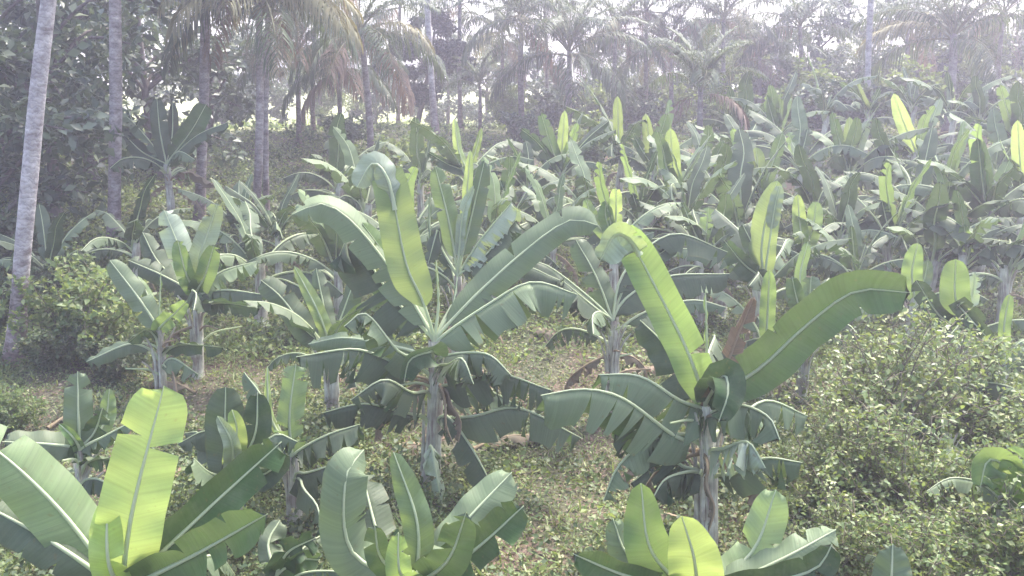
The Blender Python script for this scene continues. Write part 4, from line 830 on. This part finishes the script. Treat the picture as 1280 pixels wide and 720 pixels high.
TL = {'big': [tree_parts(1, 10, 4.2, 'treeleaf', 3500, .36, .12, droopy=1), tree_parts(2, 9, 3.8, 'treeleaf', 3200, .34, .10, droopy=1)],
      'dark': [tree_parts(3, 7.5, 2.6, 'darkleaf', 15000, .22, .15)],
      'airy': [tree_parts(4, 8, 3.4, 'treeleaf2', 8000, .24, .12), tree_parts(5, 7, 3.2, 'treeleaf2', 8000, .22, .1)],
      'haze': [tree_parts(6, 9, 4.2, 'treeleaf', 8500, .32, .06), tree_parts(7, 8, 4.0, 'treeleaf', 7500, .32, .08)]}
def tree(label, kind, v, x, Y, s=1.0, rz=0.0, group=None, cat='tree', name='broadleaf_tree'):
    root = thing(name, label, cat, (x, Y, float(gz(x, Y)) - .1), group, rz); root.scale = (s, s, s * rnd.uniform(.95, 1.1))
    for nm, me in TL[kind][v % len(TL[kind])]: add(nm, me, root)
    return root
def X(px, Y): return P(px, 200, Y)[0]
for i, (px, Y, s, lab) in enumerate([(-40, 24, .95, 'dark big-leaved tree cut by the left edge'), (62, 27, 1.0, 'dark big-leaved tree between the two left palm trunks'),
    (115, 32, .95, 'big-leaved tree behind the grey second palm trunk'), (195, 33, .95, 'big-leaved tree above the dark upper-left banana plant'),
    (262, 39, .9, 'big-leaved tree behind the slim brownish trunk'), (-15, 30, 1.15, 'tall big-leaved tree filling the top left corner'), (-70, 34, 1.1, 'big-leaved tree just beyond the left edge')]):
    tree(lab, 'big', i, X(px, Y), Y, s, i * 1.3, 'big-leaved trees at upper left', name='big_leaved_tree')
tree('very dark dense tree behind the thin white palm trunk', 'dark', 0, X(520, 47), 47, .95, .4, name='dense_dark_tree')
tree('dark dense tree low behind the far right palm', 'dark', 0, X(1170, 50), 50, .6, 2, name='dense_dark_tree')
FARS = [(330, 66, .9), (400, 60, .9), (470, 68, 1.0), (560, 62, .8), (610, 70, 1.0), (670, 60, .85), (735, 56, .85), (785, 64, 1.0), (835, 54, .8), (880, 62, 1.0), (925, 50, .75), (965, 58, .95), (1010, 50, .8), (1055, 58, 1.0), (1110, 54, .9), (1160, 60, 1.0), (1215, 50, .8), (1262, 56, 1.0), (1300, 48, .9), (1345, 54, 1.0), (-60, 58, .9), (30, 60, .45), (120, 62, .4), (200, 60, .45), (280, 60, .8)]
WH = ['behind the twin trunks', 'behind the yellowed hanging fronds', 'behind the limp palm', 'behind the thin white palm trunk', 'behind the small narrow palm', 'behind the tall slim dark trunk', 'behind the big hazy palm crown', 'behind the palm right of the hazy crown', 'left of the dark young palm', 'behind the dark young palm', 'right of the dark young palm', 'behind the low spreading palm', 'behind the midway hazy palm', 'left of the pale upper right trunk', 'right of the pale upper right trunk', 'behind the arched palm', 'right of the arched palm', 'in the upper right corner', 'beyond the right edge, nearer one', 'beyond the right edge, farther one', 'far beyond the left edge', 'far behind the leaning pale trunk', 'far behind the second palm trunk', 'far behind the dark upper-left banana plant', 'far left of the twin trunks']
for i, (px, Y, s) in enumerate(FARS):
    k = 'airy' if i % 3 == 1 else 'haze'
    tree(('light airy tree ' if k == 'airy' else 'hazy leafy tree ') + WH[i], k, i, X(px, Y), Y, s, i * 2.1, 'hazy trees beyond the field')
# low bushes along the back edge
BUSH = []
def bush_mesh(seed, H, W, key, nleaf, size, stems=12, up=.3):
    rg = np.random.default_rng(seed); parts = []; ends = []
    for i in range(stems):
        a = rg.uniform(0, 6.28); l = rg.uniform(.15, 1) * W / 2; h = H * rg.uniform(.55, 1) * (1 - .35 * (l / (W / 2)) ** 2)
        e = np.array([math.cos(a) * l, math.sin(a) * l, h]); cc = spline([np.array([math.cos(a) * .05, math.sin(a) * .05, 0]), e * np.array([.45, .45, .6]) + rg.normal(size=3) * .05, e], 9)
        parts.append(tube(cc, np.linspace(.02, .005, 9), 4))
        for k in (2, 3, 4, 5, 6, 7, 8):
            for q in range(3):
                te = cc[k] + nrm(rg.normal(size=3) + [0, 0, .4]) * rg.uniform(.12, .35) * (H / 1.6)
                parts.append(tube(np.array([cc[k], (cc[k] + te) / 2 + [0, 0, .02], te]), [.006, .005, .003], 3)); ends.append((cc[k], te))
    V, F, U = merge(parts); st = mesh_np('stems', V, F, [M['twig']], U)
    E = np.array([[a, b] for a, b in ends]); q = rg.integers(0, len(E), nleaf); t = rg.uniform(.15, 1.05, nleaf)[:, None]
    C = E[q, 0] * (1 - t) + E[q, 1] * t + rg.normal(size=(nleaf, 3)) * .03
    d = nrm(E[q, 1] - E[q, 0]); V, F = leaf_cloud(C, size, rg, dirs=d * .6 + rg.normal(size=(nleaf, 3)) * .5, asp=.3)
    return st, mesh_np('foliage', V, F, [M[key]], smooth=False)
BL = {'shrub': [bush_mesh(21, 2.1, 2.5, 'shrubleaf', 4600, .075, 26), bush_mesh(22, 1.9, 2.4, 'bushleaf', 4300, .07, 26), bush_mesh(23, 1.5, 1.8, 'bushleaf', 4500, .08, 18)],
      'bush': [bush_mesh(24, 1.8, 2.6, 'bushleaf', 3800, .13, 22)],
      'thicket': [bush_mesh(25, 1.5, 2.6, 'weeddark', 4500, .15, 20)],
      'far': [bush_mesh(26, 2.4, 3.6, 'bushleaf', 4500, .22, 18), bush_mesh(27, 2.2, 3.4, 'treeleaf', 4500, .24, 18)]}
def shrub(label, kind, v, px, py, s=1.0, Y=None, group=None, name='shrub', cat='shrub', sink=0):
    """py: where its foot would meet the ground"""
    if Y is None: Y = solveY(px, py, 0)
    x = P(px, py, Y)[0]; root = thing(name, label, cat, (x, Y, float(gz(x, Y)) - .05 - sink), group, rnd.uniform(0, 6)); root.scale = (s, s, s)
    a, b = BL[kind][v % len(BL[kind])]; add('stems', a, root); add('foliage', b, root)
GS = 'leafy shrubs in the lower right corner'
for i, (px, py, s, lab) in enumerate([(1105, 610, 1.0, 'leafy shrub below the very broad arching banana leaf'), (1175, 590, 1.0, 'yellow-tipped shrub beyond the near shrubs, below the two-part leaf'), (1245, 585, 1.0, 'shrub at the right edge above the bright hanging banana leaves'),
    (1045, 660, .85, 'shrub next to the foot of the tall right banana plant'), (1110, 690, .95, 'shrub in the middle of the lower right thicket'), (1180, 680, .95, 'dense twiggy shrub left of the bright hanging banana leaves'),
    (1040, 760, .75, 'low shrub just right of the pointed near leaves'), (1130, 790, .8, 'near shrub behind the single folded leaf tip'), (1215, 780, .85, 'near shrub by the bottom edge toward the right corner'), (1290, 800, .9, 'near shrub filling the lower right corner'), (1290, 680, .85, 'shrub at the right edge below the hanging leaves'),
    (985, 650, .55, 'small light shrub right of the tall right plant'), (1060, 560, .7, 'small yellow-green shrub under the middle of the broad leaf')]):
    shrub(lab, 'shrub', i, px, py, s * (1.3 if py < 640 else 1.12), group=GS)
shrub('round light green bush between the two left palm trunks', 'bush', 0, 100, 452, 1.15, name='leafy_bush', cat='bush')
shrub('smaller light bush behind the round one by the second trunk', 'bush', 0, 125, 385, .9, name='leafy_bush', cat='bush')
shrub('drooping weedy bush at the foot of the leaning trunk', 'bush', 0, 10, 545, .5, name='leafy_bush', cat='bush')
for i, (px, py, s, lab) in enumerate([(70, 462, .6, 'dark low thicket at the foot of the leaning pale trunk'), (140, 475, .6, 'dark low thicket left of the slender banana plant'), (0, 420, .9, 'dark thicket at the left edge'), (60, 390, .8, 'dark thicket behind the leaning pale trunk'), (180, 340, .8, 'low thicket behind the pale folded leaves'), (10, 350, 1.2, 'dark thicket under the big-leaved trees')]):
    shrub(lab, 'thicket', i, px, py, s, name='thicket', cat='thicket')
for i, (px, py, s, lab) in enumerate([(480, 205, .8, 'dark bush below the limp palm'), (430, 215, .7, 'grey-green bush in the far grassy gap'), (520, 190, .7, 'bush at the foot of the dark dense tree'), (650, 175, .7, 'bush at the foot of the slim dark palm trunk'), (740, 165, .8, 'bush below the big hazy palm'), (800, 165, .8, 'bush between hazy palm and young palm'), (910, 150, 1.0, 'bush right of the dark young palm trunk'), (960, 140, 1.1, 'bush at the back left of the right stand'), (1010, 135, 1.2, 'bush behind the back right stand'), (1060, 125, 1.2, 'pale bush left of the pale upper right trunk'), (1130, 118, 1.2, 'bush right of the pale upper right trunk'), (1240, 118, 1.2, 'bush under the upper right corner palm'), (1290, 125, 1.2, 'bush beyond the right edge of the back stand'), (1040, 70, 1.0, 'pale leafy bush rising in the hazy back right')]):
    shrub(lab, 'far', i, px, py, s, Y=30 + (i * 7) % 12 if py > 160 else 38 + (i * 5) % 9, group='bushes along the back of the plantation', name='bush', cat='bush')

for i, px in enumerate((640, 690, 740, 790, 845, 900, 955)):
    shrub(('hedge-like far bush below the %s') % ('small palm', 'slim dark palm trunk', 'big hazy palm crown', 'palm right of the hazy crown', 'low leafy palm', 'young palm, far behind it', 'low spreading palm')[i], 'far', i, px, 150, 1.0, Y=47 + i % 3, group='far bushes closing the field', name='bush', cat='bush')
# ------------------------------------------------------------------ ground cover (nobody could count it)
rg = np.random.default_rng(5)
def patch(x, y):
    return .5 + .28 * np.sin(x * .8 + 1.3 * np.sin(y * .5)) * np.cos(y * .9 + .7 * x) + .22 * np.sin(x * 2.1 - y * 1.4 + 2)
BARE = [(60, 530, 1.3), (690, 425, 2.2), (560, 550, .9), (250, 500, 1.0), (830, 255, 1.2), (820, 440, 1.6), (330, 480, .8), (690, 620, 1.0), (1240, 350, 2.0), (640, 700, .7), (100, 640, .6), (140, 600, .7), (760, 560, 1.0)]
bare = []
for px, py, r_ in BARE:
    Yb = solveY(px, py, 0); p = P(px, py, Yb); bare.append((p[0], p[1], r_))
def bareness(x, y):
    b = np.zeros_like(x)
    for bx, by, r_ in bare: b = np.maximum(b, np.exp(-(((x - bx) ** 2 + ((y - by) * .6) ** 2) / r_ ** 2)))
    return b
def scatter(n, y0, y1, power=1.0):
    y = y0 + (y1 - y0) * rg.uniform(0, 1, n) ** power; x = rg.uniform(-1, 1, n) * (y * .66 + 2.5); return x, y
def cover(name, label, n, y0, y1, size, hmax, key, dens, asp=.34, power=1.0, cat=None, upr=.3):
    nc = n // 14; cx, cy = scatter(nc, y0, y1, power); keep = rg.uniform(0, 1, nc) < dens(cx, cy); cx, cy = cx[keep], cy[keep]
    hh = hmax * rg.uniform(.25, 1, len(cx)) * (.5 + .7 * patch(cx, cy)); k = 14
    x = np.repeat(cx, k) + rg.normal(size=len(cx) * k) * (.10 + size * .6); y = np.repeat(cy, k) + rg.normal(size=len(cx) * k) * (.10 + size * .6)
    z = gz(x, y) + np.repeat(hh, k) * rg.uniform(.0, 1, len(x)); V, F = leaf_cloud(np.stack([x, y, z], 1), size, rg, up=upr, asp=asp)
    o = add(name, mesh_np(name, V, F, [M[key]], smooth=False)); o['kind'] = 'stuff'; o['label'] = label; o['category'] = cat or 'weeds'
cover('weeds', 'low pale green weeds covering the ground between the banana plants', 420000, 7, 26, .052, .22, 'weed', lambda x, y: (1 - .8 * bareness(x, y)) * np.clip(patch(x, y) + .5, .35, 1), power=1.1)
cover('grass', 'thin grass blades and stalks among the weeds', 200000, 7, 28, .22, .10, 'bushleaf', lambda x, y: (1 - .85 * bareness(x, y)) * np.clip(patch(x * .6 + 2, y * .7) * 1.6 - .3, .12, 1), asp=.05, power=1.05, cat='grass', upr=1.3)
cover('broad_weeds', 'broad-leaved bright weeds standing in loose clumps', 50000, 7, 26, .11, .30, 'bushleaf', lambda x, y: (1 - bareness(x, y)) * np.clip((patch(x * .9 + 9, y * 1.1) - .36) * 2.2, .05, 1), power=1.0)
cover('taller_weeds', 'taller darker weeds in clumps between the banana plants', 210000, 7.5, 30, .09, .5, 'weeddark', lambda x, y: (1 - bareness(x, y)) * np.clip((patch(x * 1.3 + 4, y) - .33) * 2, 0, 1), power=1.0)
cover('undergrowth', 'light green undergrowth under the far banana plants and palms', 150000, 17, 42, .10, .45, 'bushleaf', lambda x, y: np.clip(patch(x, y) + .3, .3, 1), power=1.0)
cover('ferny_undergrowth', 'fresh green knee-high growth under the palms at left', 60000, 17, 34, .12, .8, 'bushleaf', lambda x, y: np.where(x < -1.5, np.clip((patch(x * .8 + 1, y * .8) - .3) * 1.6, .05, 1), 0), power=1.0)
cover('leafy_undergrowth', 'darker leafy undergrowth filling the back stand', 70000, 20, 44, .17, .8, 'weeddark', lambda x, y: np.clip(patch(x * .7, y * .8 + 3) , .1, 1), power=1.0)
cover('far_grass', 'pale grass of the bright open field behind the palms', 50000, 44, 75, .22, .35, 'bushleaf', lambda x, y: np.clip(patch(x * .5, y * .5), .2, 1), power=1.0, cat='grass')
x, y = scatter(42000, 6.5, 26, 1.1); k = rg.uniform(0, 1, len(x)) < (.14 + 1.1 * bareness(x, y)); x, y = x[k], y[k]
V, F = leaf_cloud(np.stack([x, y, gz(x, y) + rg.uniform(0, .04, len(x))], 1), .07, rg, up=0, asp=.3)
V[:, 2] = gz(V[:, 0], V[:, 1]) + np.clip((V[:, 2] - gz(V[:, 0], V[:, 1])), .005, .05)
o = add('leaf_litter', mesh_np('leaf_litter', V, F, [M['litter']], smooth=False)); o['kind'] = 'stuff'; o['label'] = 'reddish brown dead leaves littering the bare patches'; o['category'] = 'leaf litter'
# fallen pale stalk by the bottom centre
Yp = solveY(640, 690, .05); q = [P(a, b, solveY(a, b, .05)) for a, b in ((632, 678), (642, 684), (652, 700), (658, 716))]
V_, F_, U_ = tube(spline(q, 12) , np.linspace(.022, .012, 12), 6); o = add('fallen_stalk', mesh_np('fallen_stalk', V_, F_, [M['rib']], U_)); o['label'] = 'pale bent stalk lying on the ground right of the young near plant'; o['category'] = 'stalk'

for i, (px, py, rz, lab) in enumerate([(592, 566, .3, 'dead brown leaf lying on the soil at the foot of the centre plant'), (560, 585, 2.2, 'dead brown leaf lying left against the foot of the centre plant'),
    (60, 540, 1.0, 'dead leaf on the reddish bare patch at the left edge'), (245, 492, 2.6, 'dead leaf on bare soil below the slender left banana plant'), (768, 470, .2, 'dead leaf on bare ground left of the withered upright leaf'),
    (700, 430, 1.9, 'dead leaf in the middle of the brown clearing'), (930, 655, .7, 'dead leaf on the ground right of the tall right plant'), (860, 655, 2.9, 'dead leaf on the ground left of the tall right plant'), (135, 600, .1, 'dead leaf on the pinkish soil right of the small left plant')]):
    Yd = solveY(px, py, .06); p = P(px, py, Yd); rgd = np.random.default_rng(400 + i)
    b, _ = blade_mesh('fallen_leaf', [np.array([0, 0, .05]), np.array([.5, .05, .16]), np.array([1.0, .12, .10]), np.array([1.35, .1, .03])], .42, 'dry', rgd, side=np.array([0, -1., 0]), droop=(5, 12), curl=30, tears=6, wave=.06, nseg=18, joined=True)
    o = add('fallen_leaf', b, None, (p[0], Yd, float(gz(p[0], Yd)) + .02)); o.rotation_euler = (0, 0, rz); o['label'] = lab; o['category'] = 'dead leaf'; o['group'] = 'dead leaves on the ground'
# ------------------------------------------------------------------ haze
def haze_box():
    x0, x1, y0, y1, z0, z1 = -320, 320, -80, 320, -1.6, 19.5
    V = [(x, y, z) for z in (z0, z1) for y in (y0, y1) for x in (x0, x1)]
    F = [(0, 2, 3, 1), (4, 5, 7, 6), (0, 1, 5, 4), (2, 6, 7, 3), (0, 4, 6, 2), (1, 3, 7, 5)]
    m, nt, ns, ln = mat('air'); v = N(ns, 'ShaderNodeVolumePrincipled'); v.inputs['Density'].default_value = HAZE; v.inputs['Color'].default_value = (*HAZE_COL, 1); v.inputs['Anisotropy'].default_value = .5
    out = N(ns, 'ShaderNodeOutputMaterial'); ln.new(v.outputs[0], out.inputs['Volume'])
    o = add('haze', mesh_np('haze', np.array(V), np.array(F), [m], smooth=False)); o['kind'] = 'stuff'
haze_box()
